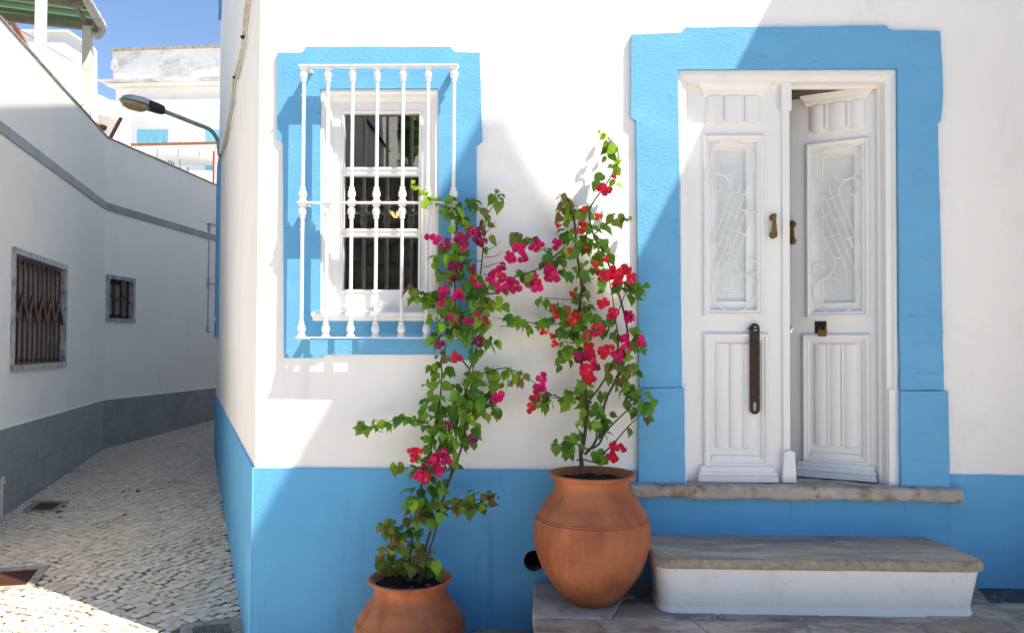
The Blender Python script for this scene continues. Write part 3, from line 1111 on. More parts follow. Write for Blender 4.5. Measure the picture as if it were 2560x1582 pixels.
def make_leaf(right):
    s = -1 if right else 1
    hx = hxR if right else hxL
    hinge = V((hx, YL, zb))

    def P(x, z, off):
        return V((hx + s * x, YL - off, zb + z))

    def slab(mb, outer, holes, t0, t1):
        mb.slab(None, outer, holes, t0, t1, fn=P)
    pn0, pn1, pz0, pz1 = 0.121, 0.351, 0.862, 1.716
    mb = MB()
    slab(mb, rect(0.002, LWID, 0.0, LH), [rect(pn0, pn1, pz0, pz1)], -0.045, 0.0)
    leaf = mb.build('door', M['paint'], house, origin=hinge)
    leaf['label'] = 'right door leaf, swung half open into the house' if right else 'left door leaf, shut'
    # glazed panel: moulding, sash, glass
    mb = MB()
    molded(mb, None, 0.085, 0.386, 0.828, 1.746, [(0, 0), (0.0, 0.014), (0.008, 0.020), (0.016, 0.017), (0.020, 0.010), (0.028, 0.010), (0.034, 0.004), (0.037, -0.03)], fn=P)
    molded(mb, None, 0.085, 0.408, 0.075, 0.742, [(0, 0), (0.0, 0.014), (0.008, 0.021), (0.017, 0.019), (0.021, 0.011), (0.030, 0.011), (0.036, 0.004), (0.04, 0.001)], fn=P)
    mb.build('moulding', M['paint'], leaf)
    mb = MB()
    slab(mb, rect(pn0, pn1, pz0, pz1), [rect(0.153, 0.305, 0.904, 1.674)], -0.04, -0.016)
    molded(mb, None, 0.147, 0.311, 0.898, 1.680, [(0, -0.016), (0.002, -0.012), (0.007, -0.013), (0.009, -0.036)], fn=P)
    mb.build('glazing_frame', M['paint'], leaf)
    mb = MB()
    slab(mb, rect(0.150, 0.308, 0.90, 1.678), [], -0.036, -0.032)
    molded(mb, None, 0.178, 0.280, 0.945, 1.63, [(0, -0.0318), (0.003, -0.030), (0.007, -0.0318)], fn=P)
    molded(mb, None, 0.196, 0.262, 0.975, 1.60, [(0, -0.0318), (0.002, -0.0308), (0.005, -0.0318)], fn=P)
    mb.build('pane', M['frost'], leaf)
    # top ornament
    mb = MB()
    cz0, cz1 = lz(238), LH - 0.006
    pr = [(0.0, cz1), (0.044, cz1), (0.044, cz1 - 0.008), (0.036, cz1 - 0.018), (0.022, cz1 - 0.034), (0.020, cz1 - 0.046), (0.010, cz0), (0.0, cz0)]
    cx0, cx1 = 0.098, 0.370
    rings = [[P(cx0 - o_ * 0.95, z_, 0), P(cx0 - o_ * 0.95, z_, o_), P(cx1 + o_ * 0.95, z_, o_), P(cx1 + o_ * 0.95, z_, 0)] for o_, z_ in pr]
    for a_, b_ in zip(rings, rings[1:]):
        mb.add(a_ + b_, [(i, i + 1, 5 + i, 4 + i) for i in range(3)])
    mb.add(rings[0] + rings[-1], [])
    relief(mb, P, 0.100, 0.368, lz(298), cz0 - 0.002, [0.30, 0.69], 0.018, 0.016)
    mb.build('head_ornament', M['paint'], leaf)
    # linenfold panel and kick mouldings
    mb = MB()
    relief(mb, P, 0.145, 0.350, lz(1072), lz(828), [0.33, 0.66], 0.012, 0.006)
    slab(mb, rect(0.128, 0.365, lz(1118), lz(1092)), [], 0.0005, 0.010)
    mb.build('linenfold_panel', M['paint'], leaf)
    mb = MB()
    pr = [(0.0, 0.082), (0.024, 0.078), (0.030, 0.066), (0.026, 0.056), (0.036, 0.050), (0.042, 0.040), (0.032, 0.034), (0.044, 0.028), (0.046, 0.004), (0.0, 0.004)]
    rings = [[P(0.085 - o_ * 0.7, z_ - 0.002, 0), P(0.085 - o_ * 0.7, z_ - 0.002, o_), P(0.408 + o_ * 0.9, z_ - 0.002, o_), P(0.408 + o_ * 0.9, z_ - 0.002, 0)] for o_, z_ in pr]
    for a_, b_ in zip(rings, rings[1:]):
        mb.add(a_ + b_, [(i, i + 1, 5 + i, 4 + i) for i in range(3)])
    mb.build('kick_moulding', M['paint'], leaf)
    if not right:      # cover strip over the meeting edges
        mb = MB()
        slab(mb, rect(LWID - 0.022, LWID + 0.014, 0.0, LH - 0.005), [], -0.002, 0.014)
        slab(mb, rect(LWID - 0.030, LWID + 0.018, LH - 0.145, LH - 0.003), [], 0.0145, 0.034)
        slab(mb, [(LWID - 0.034, 0.0), (LWID + 0.036, 0.0), (LWID + 0.028, 0.152), (LWID + 0.004, 0.16), (LWID - 0.026, 0.152)], [], 0.0145, 0.040)
        mb.build('cover_strip', M['paint'], leaf, bevel=0.003)
    # scroll grille
    mb = MB()

    def C(c, off=0.010):
        px, py = (1720 + c[0] / 3.025) / K, (330 + c[1] / 3.025) / K
        return P((px - 1640) / SC - 0.0015, (1152 - py) / SC, off)
    for cv in (CRV1, CRV2, CRV3):
        pts = catmull([C(c) for c in cv])
        mb.tube(pts, 0.0032, 6)
    for a_, b_ in MIDS:
        a_, b_ = C(a_, 0.008), C(b_, 0.008)
        mb.tube([a_, b_], 0.003, 6)
        for e0, e1 in ((a_, a_.lerp(b_, 0.14)), (b_, b_.lerp(a_, 0.14))):
            d = e1 - e0
            sx = d.cross(V((0, 1, 0))).normalized()
            tw = []
            for i in range(25):
                t = i / 24
                a = t * 6 * math.pi
                tw.append(e0 + d * t + (sx * math.cos(a) + V((0, 1, 0)) * math.sin(a)) * 0.0032)
            mb.tube(tw, 0.0036, 5)
    for a_, b_ in RUNGS:
        mb.tube([C(a_, 0.012), C(b_, 0.012)], 0.003, 6)
    mb.build('scroll_grille', M['iron_white'], leaf, smooth=50)
    # pull handle
    mb = MB()
    hx_ = 0.434 if not right else 0.452
    zt_, zl_ = lz(528), lz(570)
    for z_, r_ in ((zt_, 0.0175), (zl_, 0.0175)):
        rr = []
        for o_, q_ in ((0, r_), (0.006, r_), (0.010, r_ * 0.8), (0.024, r_ * 0.55)):
            rr.append([P(hx_ + q_ * math.cos(2 * math.pi * i / 16), z_ + q_ * math.sin(2 * math.pi * i / 16), o_) for i in range(16)])
        for a_, b_ in zip(rr, rr[1:]):
            mb.add(a_ + b_, [(i, (i + 1) % 16, 16 + (i + 1) % 16, 16 + i) for i in range(16)])
    slab(mb, [(hx_ - 0.012, zl_ - 0.014), (hx_ + 0.014, zl_ - 0.014), (hx_ + 0.015, zl_ + 0.01), (hx_ + 0.009, zt_ - 0.02), (hx_ + 0.013, zt_ + 0.012), (hx_ + 0.004, zt_ + 0.019),
              (hx_ - 0.01, zt_ + 0.016), (hx_ - 0.013, zt_ - 0.008), (hx_ - 0.008, zt_ - 0.025), (hx_ - 0.013, zl_ + 0.01)], [], 0.018, 0.032)
    mb.build('handle', M['brass'], leaf, smooth=40, bevel=0.003)
    if not right:
        mb = MB()
        bx, bt, bb = 0.334, lz(781), lz(993)
        w = 0.0245
        oo = [(bx + w * math.cos(math.radians(a)), bt - 0.024 + (w + 0.004) * math.sin(math.radians(a))) for a in range(0, 181, 15)]
        oo += [(bx - w * math.cos(math.radians(a)), bb + w - w * math.sin(math.radians(a))) for a in range(0, 181, 20)]
        hole = [(bx + 0.012 * math.cos(math.radians(a)) + 0.004, bt - 0.024 + 0.012 * math.sin(math.radians(a))) for a in range(0, 360, 24)]
        slot = [(bx + 0.008 * math.cos(math.radians(a)), bb + 0.052 + 0.008 * math.sin(math.radians(a))) for a in range(0, 181, 30)]
        slot += [(bx - 0.008 * math.cos(math.radians(a)), bb + 0.022 - 0.008 * math.sin(math.radians(a))) for a in range(0, 181, 30)]
        slab(mb, oo, [hole, slot], 0.026, 0.034)
        mb.build('hasp_bar', M['iron'], leaf, bevel=0.0015)
        mb = MB()
        mb.tube([P(bx - 0.020, bt - 0.023, 0.0), P(bx - 0.022, bt - 0.022, 0.028), P(bx - 0.012, bt - 0.022, 0.040), P(bx + 0.01, bt - 0.023, 0.042), P(bx + 0.020, bt - 0.026, 0.036)], 0.0055, 8)
        mb.build('staple', M['black'], leaf, smooth=40)
    else:
        mb = MB()
        cx, cz = 0.478, lz(789)
        rr = []
        for o_, q_ in ((0, 0.026), (0.005, 0.025), (0.008, 0.018), (0.008, 0.013), (0.014, 0.011), (0.014, 0.004), (0.009, 0.003)):
            rr.append([P(cx + q_ * math.cos(2 * math.pi * i / 20), cz + q_ * math.sin(2 * math.pi * i / 20), o_) for i in range(20)])
        for a_, b_ in zip(rr, rr[1:]):
            mb.add(a_ + b_, [(i, (i + 1) % 20, 20 + (i + 1) % 20, 20 + i) for i in range(20)])
        mb.build('lock_cylinder', M['chrome'], leaf, smooth=30)
        mb = MB()
        slab(mb, rect(0.288, 0.345, lz(800), lz(771)), [], 0.0, 0.004)
        mb.tube([P(0.322, lz(782), 0.003), P(0.322, lz(782), 0.018), P(0.300, lz(782), 0.020), P(0.298, lz(782), 0.004)], 0.004, 7)
        mb.build('staple_plate', M['black'], leaf)
    return leaf, P


leafL, PL = make_leaf(False)
leafR, PR = make_leaf(True)
TH = math.radians(-27.5)
leafR.rotation_euler = (0, 0, TH)
# padlock on the open leaf
mb = MB()
pc = V((0, 0, 0))
mb.box(-0.021, 0.021, -0.008, 0.008, -0.036, 0.0)
mb.tube([(-0.013, 0, -0.002), (-0.013, 0, 0.012)] + [(-0.013 * math.cos(a), 0, 0.012 + 0.013 * math.sin(a)) for a in [i * math.pi / 8 for i in range(1, 8)]] + [(0.013, 0, 0.012), (0.013, 0, -0.002)], 0.0033, 7)
mb.box(-0.013, 0.013, -0.0092, -0.0078, -0.026, -0.014)
pl = mb.build('padlock', M['brass'], None, smooth=30, origin=V((0, 0, 0)), bevel=0.002)
tag(pl, 'small brass padlock hanging from the black plate on the half open door', 'padlock')
off = Matrix.Rotation(TH, 4, 'Z') @ (PR(0.306, lz(790) - 0.004, 0.013) - V((hxR, YL, zb)))
pl.location = V((hxR, YL, zb)) + off
pl.rotation_euler = (0, 0.06, TH)

# side window of the house (seen edge on) and an upper one
sA, sB = SW.uv(525.5, 600)[0], 0.10
sz1_, sz0_ = SW.uv(524, 402)[1], SW.uv(524, 805)[1]
mb = MB()
mb.slab(SW, rough(rect(sB, sA, sz0_, sz1_), 0.1, 0.004), [rect(sB + .28, sA - .3, sz0_ + .25, sz1_ - .3)], 0.001, 0.03)
mb.build('window_surround', M['blue_trim'], house)
sw_ = MB().slab(SW, rect(sB + .285, sA - .305, sz0_ + .255, sz1_ - .305), [], 0.002, 0.012).build('window', M['paint'], house)
MB().slab(SW, rect(sB + .2, sA - .24, sz0_ + .2, sz0_ + .25), [], 0.031, 0.075).build('sill', M['paint'], sw_)
gs = [sB + 0.30 + i * 0.145 for i in range(int((sA - sB - 0.4) / 0.145) + 1)]
zz = [SW.uv(519, 437, 0.1)[1], SW.uv(519, 618, 0.1)[1], SW.uv(519, 778, 0.1)[1]]
gs = [g for g in gs if g < sA - 0.2]
_b2 = bal_mesh(knob(0, True) + knob(zz[1] - zz[2], False) + knob(zz[1] - zz[2], True) + knob(zz[0] - zz[2], False), 'shaded_iron')
grille(SW, gs, zz, 0.12, house, bal=_b2, mt=M['shaded_iron'])
u1 = SW.uv(522, 118)[1]
MB().slab(SW, rect(0.1, sA - .5, u1, u1 + 1.9), [], 0.001, 0.035).build('window_surround', M['blue_trim'], house)

# cables on the side wall
cbl = thing('wall_cable', SW.at(560, 190, 0.02), 'pale twisted cables stapled down the side wall of the corner house', 'cable')
for dx, r_, path in ((0, 0.014, [(597, -30), (588, 30), (580, 110), (567, 168), (560, 188), (556, 240), (546, 290), (540, 330), (529, 366), (523, 388), (520, 404)]),
                     (4, 0.007, [(602, -30), (591, 60), (583, 120), (568, 180), (564, 192), (551, 290), (548, 310), (532, 366), (527, 392)]),
                     (-3, 0.008, [(594, -30), (584, 60), (575, 130), (571, 150), (561, 186), (543, 300), (530, 362)])):
    mb = MB()
    pts = catmull([SW.at(x, y, 0.016 + 0.006 * (i % 2)) for i, (x, y) in enumerate(path)], 4)
    mb.tube(pts, r_, 6)
    mb.build('strand', M['cable'], cbl, smooth=50)
for x, y in ((563, 186), (528, 372), (583, 90)):
    c = SW.at(x, y, 0.02)
    MB().box(c.x - .018, c.x + .014, c.y - .016, c.y + .016, c.z - .006, c.z + .006).build('clip', M['black'], cbl)

# street lamp on the far corner
base = Fc + V((0.12, 0.10, 0))
bz = EYE + (828 - 345) / (FPX / K) * 9.95
lamp = thing('street_lamp', (Fc.x, Fc.y + 0.02, bz), 'grey cobra-head street lamp on a bent tube arm above the lane', 'street lamp')
arm = catmull([pd(524, 372, 9.98), pd(521, 340, 9.96), pd(514, 324, 9.90), pd(500, 309, 9.8), pd(470, 297, 9.65), pd(430, 281, 9.5), pd(386, 264, 9.35)], 4)
MB().tube(arm, 0.026, 10).build('arm', M['zinc'], lamp, smooth=50)
hA, hB = pd(392, 266, 9.37), pd(288, 236, 9.0)
ax = (hB - hA)
HL = ax.length
ax.normalize()
sd_ = ax.cross(V((0, 0, 1))).normalized()
up_ = sd_.cross(ax).normalized()


def lamp_part(secs, matn, name):
    mb = MB()
    vs, n = [], 14
    for t, w, ht, hb, zc in secs:
        for k in range(n):
            a = 2 * math.pi * k / n
            h = ht if math.sin(a) > 0 else hb
            ca_, sa_ = math.cos(a), math.sin(a)
            ca_ = math.copysign(abs(ca_) ** 0.7, ca_)
            sa_ = math.copysign(abs(sa_) ** 0.7, sa_)
            vs.append(hA + ax * (t * HL) + sd_ * (w * .86 * ca_) + up_ * (zc + h * .84 * sa_))
    m_ = len(secs)
    fs = [(i * n + k, i * n + (k + 1) % n, (i + 1) * n + (k + 1) % n, (i + 1) * n + k) for i in range(m_ - 1) for k in range(n)]
    fs += [tuple(range(n)), tuple((m_ - 1) * n + k for k in range(n))]
    mb.add(vs, fs)
    return mb.build(name, matn, lamp, smooth=45)


lamp_part([(0.0, .045, .055, .045, 0.0), (0.04, .06, .075, .055, 0), (0.12, .075, .085, .06, 0), (0.42, .10, .10, .05, 0.0), (0.425, .09, .09, .03, 0.0)], M['lamp_black'], 'body')
lamp_part([(0.425, .112, .095, .012, 0.0), (0.55, .125, .105, .012, 0), (0.80, .125, .09, .012, 0), (0.95, .10, .055, .012, 0), (1.0, .07, .012, .01, 0)], M['lamp_alu'], 'cover')
lamp_part([(0.36, .05, .0, .02, -0.02), (0.42, .09, .0, .06, -0.014), (0.52, .112, .0, .088, -0.014), (0.75, .112, .0, .092, -0.014), (0.90, .09, .0, .07, -0.014), (0.98, .05, 0, .02, -0.014)], M['lamp_glass'], 'bowl')

# ================================================================== LEFT WALL
lwall = thing('alley_wall', (L0.x, L0.y, 0), 'white boundary wall with grey tiled base and tile band along the lane', 'wall')
ZT = 4.36
w1 = [LW1.uv(28, 592), LW1.uv(158, 632), LW1.uv(158, 876), LW1.uv(28, 887)]
w1s0, w1s1 = w1[0][0], w1[1][0]
w1z0, w1z1 = (w1[2][1] + w1[3][1]) / 2, (w1[0][1] + w1[1][1]) / 2
w2 = [LW2.uv(254, 656), LW2.uv(321, 665), LW2.uv(321, 771), LW2.uv(254, 768)]
w2s0, w2s1 = w2[0][0], w2[1][0]
w2z0, w2z1 = (w2[2][1] + w2[3][1]) / 2, (w2[0][1] + w2[1][1]) / 2
S1 = -3.0
h1 = rect(w1s0 + .03, w1s1 - .03, w1z0 + .03, w1z1 - .03)
h2 = rect(w2s0 + .03, w2s1 - .03, w2z0 + .03, w2z1 - .03)
MB().slab(LW1, [(S1, -.5), (BEND, -.5), (BEND, ZT), (S1, ZT)], [h1], -0.28, 0.0).build('wall', M['alley_plaster'], lwall)
MB().slab(LW2, [(0, -.5), (7, -.5), (7, ZT), (0, ZT)], [h2], -0.28, 0.0).build('wall', M['alley_plaster'], lwall)
cp = M['beam']
MB().slab(LW1, rough(rect(S1, BEND, ZT + .001, ZT + .022), 0.15, .004), [], -0.29, 0.012).build('coping', M['cement'], lwall)
MB().slab(LW2, rough(rect(0.002, 7, ZT + .001, ZT + .022), 0.15, .004), [], -0.29, 0.012).build('coping', M['cement'], lwall)
# tiles
TL, THt = 0.2, 0.1
tm = MB()
tm.box(-TL / 2 + .001, TL / 2 - .001, -0.008, 0.0, 0.001, THt - .001)
tmh = MB()
tmh.box(-TL / 4 + .001, TL / 4 - .001, -0.008, 0.0, 0.001, THt - .001)
TILEH = tmh.mesh('tile', M['tile'])
TILE = tm.mesh('tile', M['tile'])
TILEB = tm.mesh('tile', M['band_tile'])
DZ = 0.86
tiles = []
for F, smin, smax in ((LW1, -2.0, BEND), (LW2, 0.0, 5.6)):
    g = MB().slab(F, rect(smin, smax - .001, -0.4, DZ - 0.0), [], 0.001, 0.005)
    g.build('grout', M['grout'], lwall)
    g = MB().slab(F, rect(smin, smax - .001, 3.395, 3.498), [], 0.001, 0.005)
    g.build('grout', M['grout'], lwall)
    yaw = math.atan2(F.ux.y, F.ux.x)
    for r_ in (1, 3, 5, 7):
        z = DZ - (r_ + 1) * THt
        p = F.p(smax if F is LW1 else smin, z + .05)
        if p.z + .05 > gz(p.x, p.y):
            tiles.append((F, smax - .052 if F is LW1 else smin + .053, z, yaw, TILEH))
    n = int((smax - smin) / TL)
    for i in range(n):
        s = smax - (i + 0.5) * TL - 0.002 if F is LW1 else smin + (i + 0.5) * TL + 0.003
        tiles.append((F, s, 3.396, yaw, TILEB))
        for r_ in range(9):
            z = DZ - (r_ + 1) * THt
            ss = s + (0.1 if r_ % 2 else 0) * (-1 if F is LW1 else 1)
            p = F.p(ss, z + .05)
            if p.z + .05 < gz(p.x, p.y):
                continue
            tiles.append((F, ss, z, yaw, TILE))
scored = []
for F, s, z, yaw, me in tiles:
    p = F.p(s, z + .05, 0.012)
    pr = project(p)
    sc_ = 1e9
    if pr and -10 < pr[0] < 512:
        sc_ = pr[2]
    scored.append((sc_, F, s, z, yaw, me))
scored.sort(key=lambda t: t[0])
rest = {id(TILE): MB(), id(TILEB): MB(), id(TILEH): MB()}
for i, (sc_, F, s, z, yaw, me) in enumerate(scored):
    mt = Matrix.Translation(F.p(s, z, 0.0055 + R(.0012))) @ Matrix.Rotation(yaw + R(.004), 4, 'Z') @ Matrix.Rotation(R(.004), 4, 'X')
    if i < 300:
        inst('tile', me, mt, lwall)
    else:
        src_ = tmh if me is TILEH else tm
        rest[id(me)].add([mt @ p for p in src_.v], src_.f)
for me, mm in ((TILE, M['tile']), (TILEB, M['band_tile']), (TILEH, M['tile'])):
    if rest[id(me)].v:
        tag(rest[id(me)].build('tiles', mm, lwall), kind='stuff')
# ledge line over the tiles
for F, a_, b_ in ((LW1, S1, BEND), (LW2, 0.0, 7)):
    MB().slab(F, rough(rect(a_, b_ - .001, DZ + .001, DZ + .012), .2, .002), [], 0.0005, 0.013).build('tile_edge', M['alley_plaster'], lwall)


def marble_window(F, s0, s1, z0, z1, kind):
    fw = 0.055 if kind == 'big' else 0.05
    w_ = MB().slab(F, rect(s0, s1, z0, z0 + fw), [], -0.2, 0.03).build('window', M['marble'], lwall)
    MB().slab(F, rect(s0, s1, z1 - fw, z1), [], -0.2, 0.022).build('lintel', M['marble'], w_)
    for a_, b_ in ((s0, s0 + fw), (s1 - fw, s1)):
        MB().slab(F, rect(a_, b_, z0 + fw + .001, z1 - fw - .001), [], -0.2, 0.022).build('jamb', M['marble'], w_)
    a_, b_, c_, d_ = s0 + fw, s1 - fw, z0 + fw, z1 - fw
    if kind == 'big':
        st = MB()
        n = int((d_ - c_) / 0.042)
        for i in range(n):
            z = c_ + (d_ - c_) * i / n
            st.slab(F, rect(a_, b_, z + .002, z + (d_ - c_) / n - .002), [], -0.17, -0.150 + R(.001))
        st.build('roller_slats', M['shutter'], w_)
        MB().slab(F, rect(a_, b_, c_, d_), [], -0.19, -0.175).build('backing', M['dark'], w_)
        nb = 11
        for z in (c_ + .035, d_ - .045):
            MB().slab(F, rect(a_, b_, z - .012, z + .012), [], -0.055, -0.035).build('crossbar', M['brown_iron'], w_)
        bs = [a_ + (b_ - a_) * (i + .5) / nb for i in range(nb)]
        for s in bs:
            MB().slab(F, rect(s - .013, s + .013, c_ + .01, d_ - .03), [], -0.034, -0.02).build('bar', M['brown_iron'], w_)
        mzz = (c_ + d_) / 2 + .04
        pts = []
        ii = 0
        half = (b_ - a_) / nb
        s = a_
        zg = MB()
        while ii <= nb:
            pts.append((a_ + ii * half, mzz + (.11 if ii % 2 == 0 else -.13)))
            ii += 1
        for (sa_, za_), (sb_, zb_) in zip(pts, pts[1:]):
            zg.bar(F.p(sa_, za_, -0.010), F.p(sb_, zb_, -0.010), 0.016, 0.05, up=V((0, 0, 1)))
        zg.build('zigzag', M['brown_iron'], w_)
    else:
        MB().slab(F, rect(a_, b_, c_, d_), [], -0.19, -0.15).build('shutter', M['wood_shutter'], w_)
        for i in range(3):
            u0 = a_ + (b_ - a_) * (i + .12) / 3
            MB().slab(F, rect(u0, u0 + (b_ - a_) * .22, c_ + .06, d_ - .06), [], -0.149, -0.138).build('shutter_panel', M['shutter'], w_)
        bs = [a_ + (b_ - a_) * t for t in (.06, .33, .63, .93)]
        for s in bs:
            MB().slab(F, rect(s - .011, s + .011, c_, d_), [], -0.05, -0.03).build('bar', M['brown_iron'], w_)
        zg = MB()
        mz = (c_ + d_) / 2
        pts = [(a_, mz + .02), (bs[0] + .05, mz + .05), ((bs[1] + bs[2]) / 2 - .08, mz - .03), (bs[2], mz + .05), (b_, mz - .04)]
        for p, q in zip(pts, pts[1:]):
            zg.bar(F.p(*p, -0.022), F.p(*q, -0.022), 0.014, 0.014)
        zg.build('zigzag', M['brown_iron'], w_)
        MB().slab(F, rect(a_, b_, c_, c_ + .03), [], -0.06, -0.052).build('crossbar', M['brown_iron'], w_)


marble_window(LW1, w1s0, w1s1, w1z0, w1z1, 'big')
marble_window(LW2, w2s0, w2s1, w2z0, w2z1, 'small')
# rusty vent pipe at the foot of the wall
vp = LW1.uv(4, 1150, 0.05)
s_ = vp[0]
zt = LW1.uv(9, 1140, 0.05)[1]
gzp = gz(*LW1.p(s_, 0, .05).xy)
pts = [LW1.p(s_, gzp - .05, .05), LW1.p(s_, zt - .06, .05), LW1.p(s_ + .004, zt - .02, .05), LW1.p(s_ + .025, zt, .05), LW1.p(s_ + .05, zt - .01, .05), LW1.p(s_ + .058, zt - .05, .05)]
mb = MB().tube(catmull(pts, 3), 0.014, 8)
vpo = mb.build('vent_pipe', M['cable'], None, smooth=50)
tag(vpo, 'rusty pale standpipe with a hooked top against the tiled wall', 'pipe')

# ================================================================== TERRACE ABOVE THE WALL
ter = MB()
tp = [LW1.p(S1, 4.15, -.25), LW1.p(BEND, 4.15, -.25), LW2.p(7, 4.15, -.25), LW2.p(7, 4.15, -9), LW1.p(S1, 4.15, -9)]
ter.prism(tp, (0, 0, -4.4))
tag(ter.build('terrace', M['limestone_paving']), kind='structure')

perg = thing('pergola', LW1.p(2, 4.15, -.6), 'terrace pergola with green corrugated roof, white posts and round gutter', 'pergola')
# the roof frame lies parallel to the wall
def onwall(px, d_off=0.0):
    return LW1.uv(px, 300, d_off)[0]


PS1, PS2 = onwall(105, -0.06), onwall(216, -0.06)
PZ = 5.62
for s, matn, w in ((PS1, M['paint'], .09), (PS2, M['pvc'], .10)):
    MB().slab(LW1, rect(s - w / 2, s + w / 2, 4.15, PZ - .02), [], -.06 - w, -.06).build('post', matn, perg, bevel=.006)
rs0, rs1 = -2.2, PS2 + .06
for s in (rs1 - .06, rs1 - 0.75, rs1 - 1.6, rs1 - 2.4):
    MB().slab(LW1, rect(s - .03, s + .03, PZ - .06, PZ + .03), [], -2.6, 0.0).build('beam', M['beam'], perg)
MB().slab(LW1, rect(rs0, rs1 - .1, PZ - .018, PZ + .018), [], -.13, -.09).build('beam', M['beam'], perg)
cor = MB()
n = 190
vs = []
for i in range(n + 1):
    s = rs0 + (rs1 + .02 - rs0) * i / n
    h = PZ + .07 + .045 * max(-.7, min(.7, 1.4 * math.sin(s * 2 * math.pi / .21)))
    vs += [LW1.p(s, h, 0.0), LW1.p(s, h + .06, -2.7), ]
cor.add(vs, [(2 * i, 2 * i + 1, 2 * i + 3, 2 * i + 2) for i in range(n)])
cor.build('roof_sheet', M['green_sheet'], perg)
gut = MB()
gp = [LW1.p(rs0, PZ + .075, .04), LW1.p(rs1 - .02, PZ + .03, .04)]
gut.tube(gp, .055, 12)
gut.tube(catmull([LW1.p(rs1 - .02, PZ + .03, .04), LW1.p(rs1 + .04, PZ + .0, .035), LW1.p(rs1 + .04, PZ - .07, -.01), LW1.p(rs1 + .01, PZ - .10, -.06)], 4), .05, 10)
for t in (.86, .94, .985):
    c = gp[0].lerp(gp[1], t)
    gut.tube([c - LW1.ux * .012, c + LW1.ux * .012], .061, 12)
gut.build('gutter', M['pvc'], perg, smooth=50)
MB().tube(catmull([pd(-10, 30, 9.1), pd(60, 80, 9.1), pd(160, 140, 9.1), pd(205, 166, 9.2), pd(226, 172, 9.3)], 4), .006, 5).build('clothes_line', M['cable'], perg)

rl = thing('stair_railing', pd(60, 160, 9.6) * 1, 'red brown stair railing slanting down behind the white wall top', 'railing')
mb = MB().bar(pd(29, 52, 9.6), pd(88, 158, 9.6), .05, .05)
mb.build('stringer', M['red_brown'], rl)
for x in (2, 12, 22, 33):
    MB().tube([pd(x, 40, 9.6), pd(x + 1, 40 + 66 + x * 1.4, 9.6)], .013, 6).build('baluster', M['red_brown'], rl)
sp = [pd(46 + 5 * math.cos(a) * (1 - a / 12), 108 + 5 * math.sin(a) * (1 - a / 12), 9.58) for a in [i * .5 for i in range(16)]]
MB().tube(sp, .009, 5).build('scroll', M['black'], rl)
tag(rl)

# white house behind the pergola
def dprism(px, d, back, name, matn, parent=None):
    mb = MB().prism([pd(x, y, d) for x, y in px], back)
    return mb.build(name, matn, parent)


th = thing('terrace_house', pd(120, 330, 11.5), 'plain white house with a sloping roofline behind the pergola', 'house')
dprism([(-80, 74), (163, 76), (205, 104), (226, 120), (232, 122), (234, 420), (-80, 420)], 11.5, (-1.75, 2.5, 0), 'wall', M['plaster'], th)
dprism([(-80, 70), (163, 72), (205, 100), (229, 117), (229, 120), (226, 120), (205, 104), (163, 76), (-80, 74)], 11.45, (-1.8, 2.6, 0), 'roof_edge', M['plaster'], th)
nh = thing('low_white_house', pd(265, 330, 15), 'low white house with a sloping parapet between the pergola and the far building', 'house')
dprism([(200, 226), (236, 226), (272, 244), (300, 268), (312, 285), (312, 480), (200, 480)], 15, (-1.8, 3, 0), 'wall', M['plaster'], nh)
dprism([(200, 248), (262, 251), (262, 254), (200, 252)], 14.8, (0, .19, 0), 'cornice', M['plaster'], nh)
dprism([(228, 265), (268, 272), (268, 276), (228, 269)], 14.7, (0, .29, 0), 'ledge', M['plaster'], nh)
rp_ = MB().bar(pd(256, 345, 10.3), pd(290, 281, 10.3), .035, .035)
tag(rp_.build('rusty_pole', M['rust']), 'thin rusty pole leaning above the bend of the white wall', 'pole')
rp_ = MB().tube(catmull([pd(222, 318, 10.2), pd(226, 300, 10.2), pd(234, 299, 10.2), pd(250, 307, 10.2)], 3), .03, 8)
rp_.tube([pd(227, 296, 10.2), pd(228, 306, 10.2)], .042, 8)
rp_.tube([pd(246, 304.5, 10.2), pd(251, 307.5, 10.2)], .04, 8)
tag(rp_.build('rusty_pipe', M['rust'], smooth=50), 'short rusty pipe elbow beside the foot of the pergola post', 'pipe')

# far building
fh = thing('far_house', pd(400, 420, 24.5), 'tall white flat-roofed building with stained parapet and pale blue doors', 'house')


def fd(px):
    return 25 - 1.7 * (px - 269) / 250


BN = (pd(519, 300, fd(519)) - pd(269, 300, fd(269)))
BN.z = 0
BN = V((BN.y, -BN.x, 0)).normalized()
if BN.y > 0:
    BN = -BN


def fprism(px, o0, o1, name, matn, parent=fh):
    """front polygon (pixels on the far facade) at offset o1 towards the lane, back at o0"""
    mb = MB().prism([pd(x, y, fd(x)) + BN * o1 for x, y in px], BN * (o0 - o1))
    return mb.build(name, matn, parent)


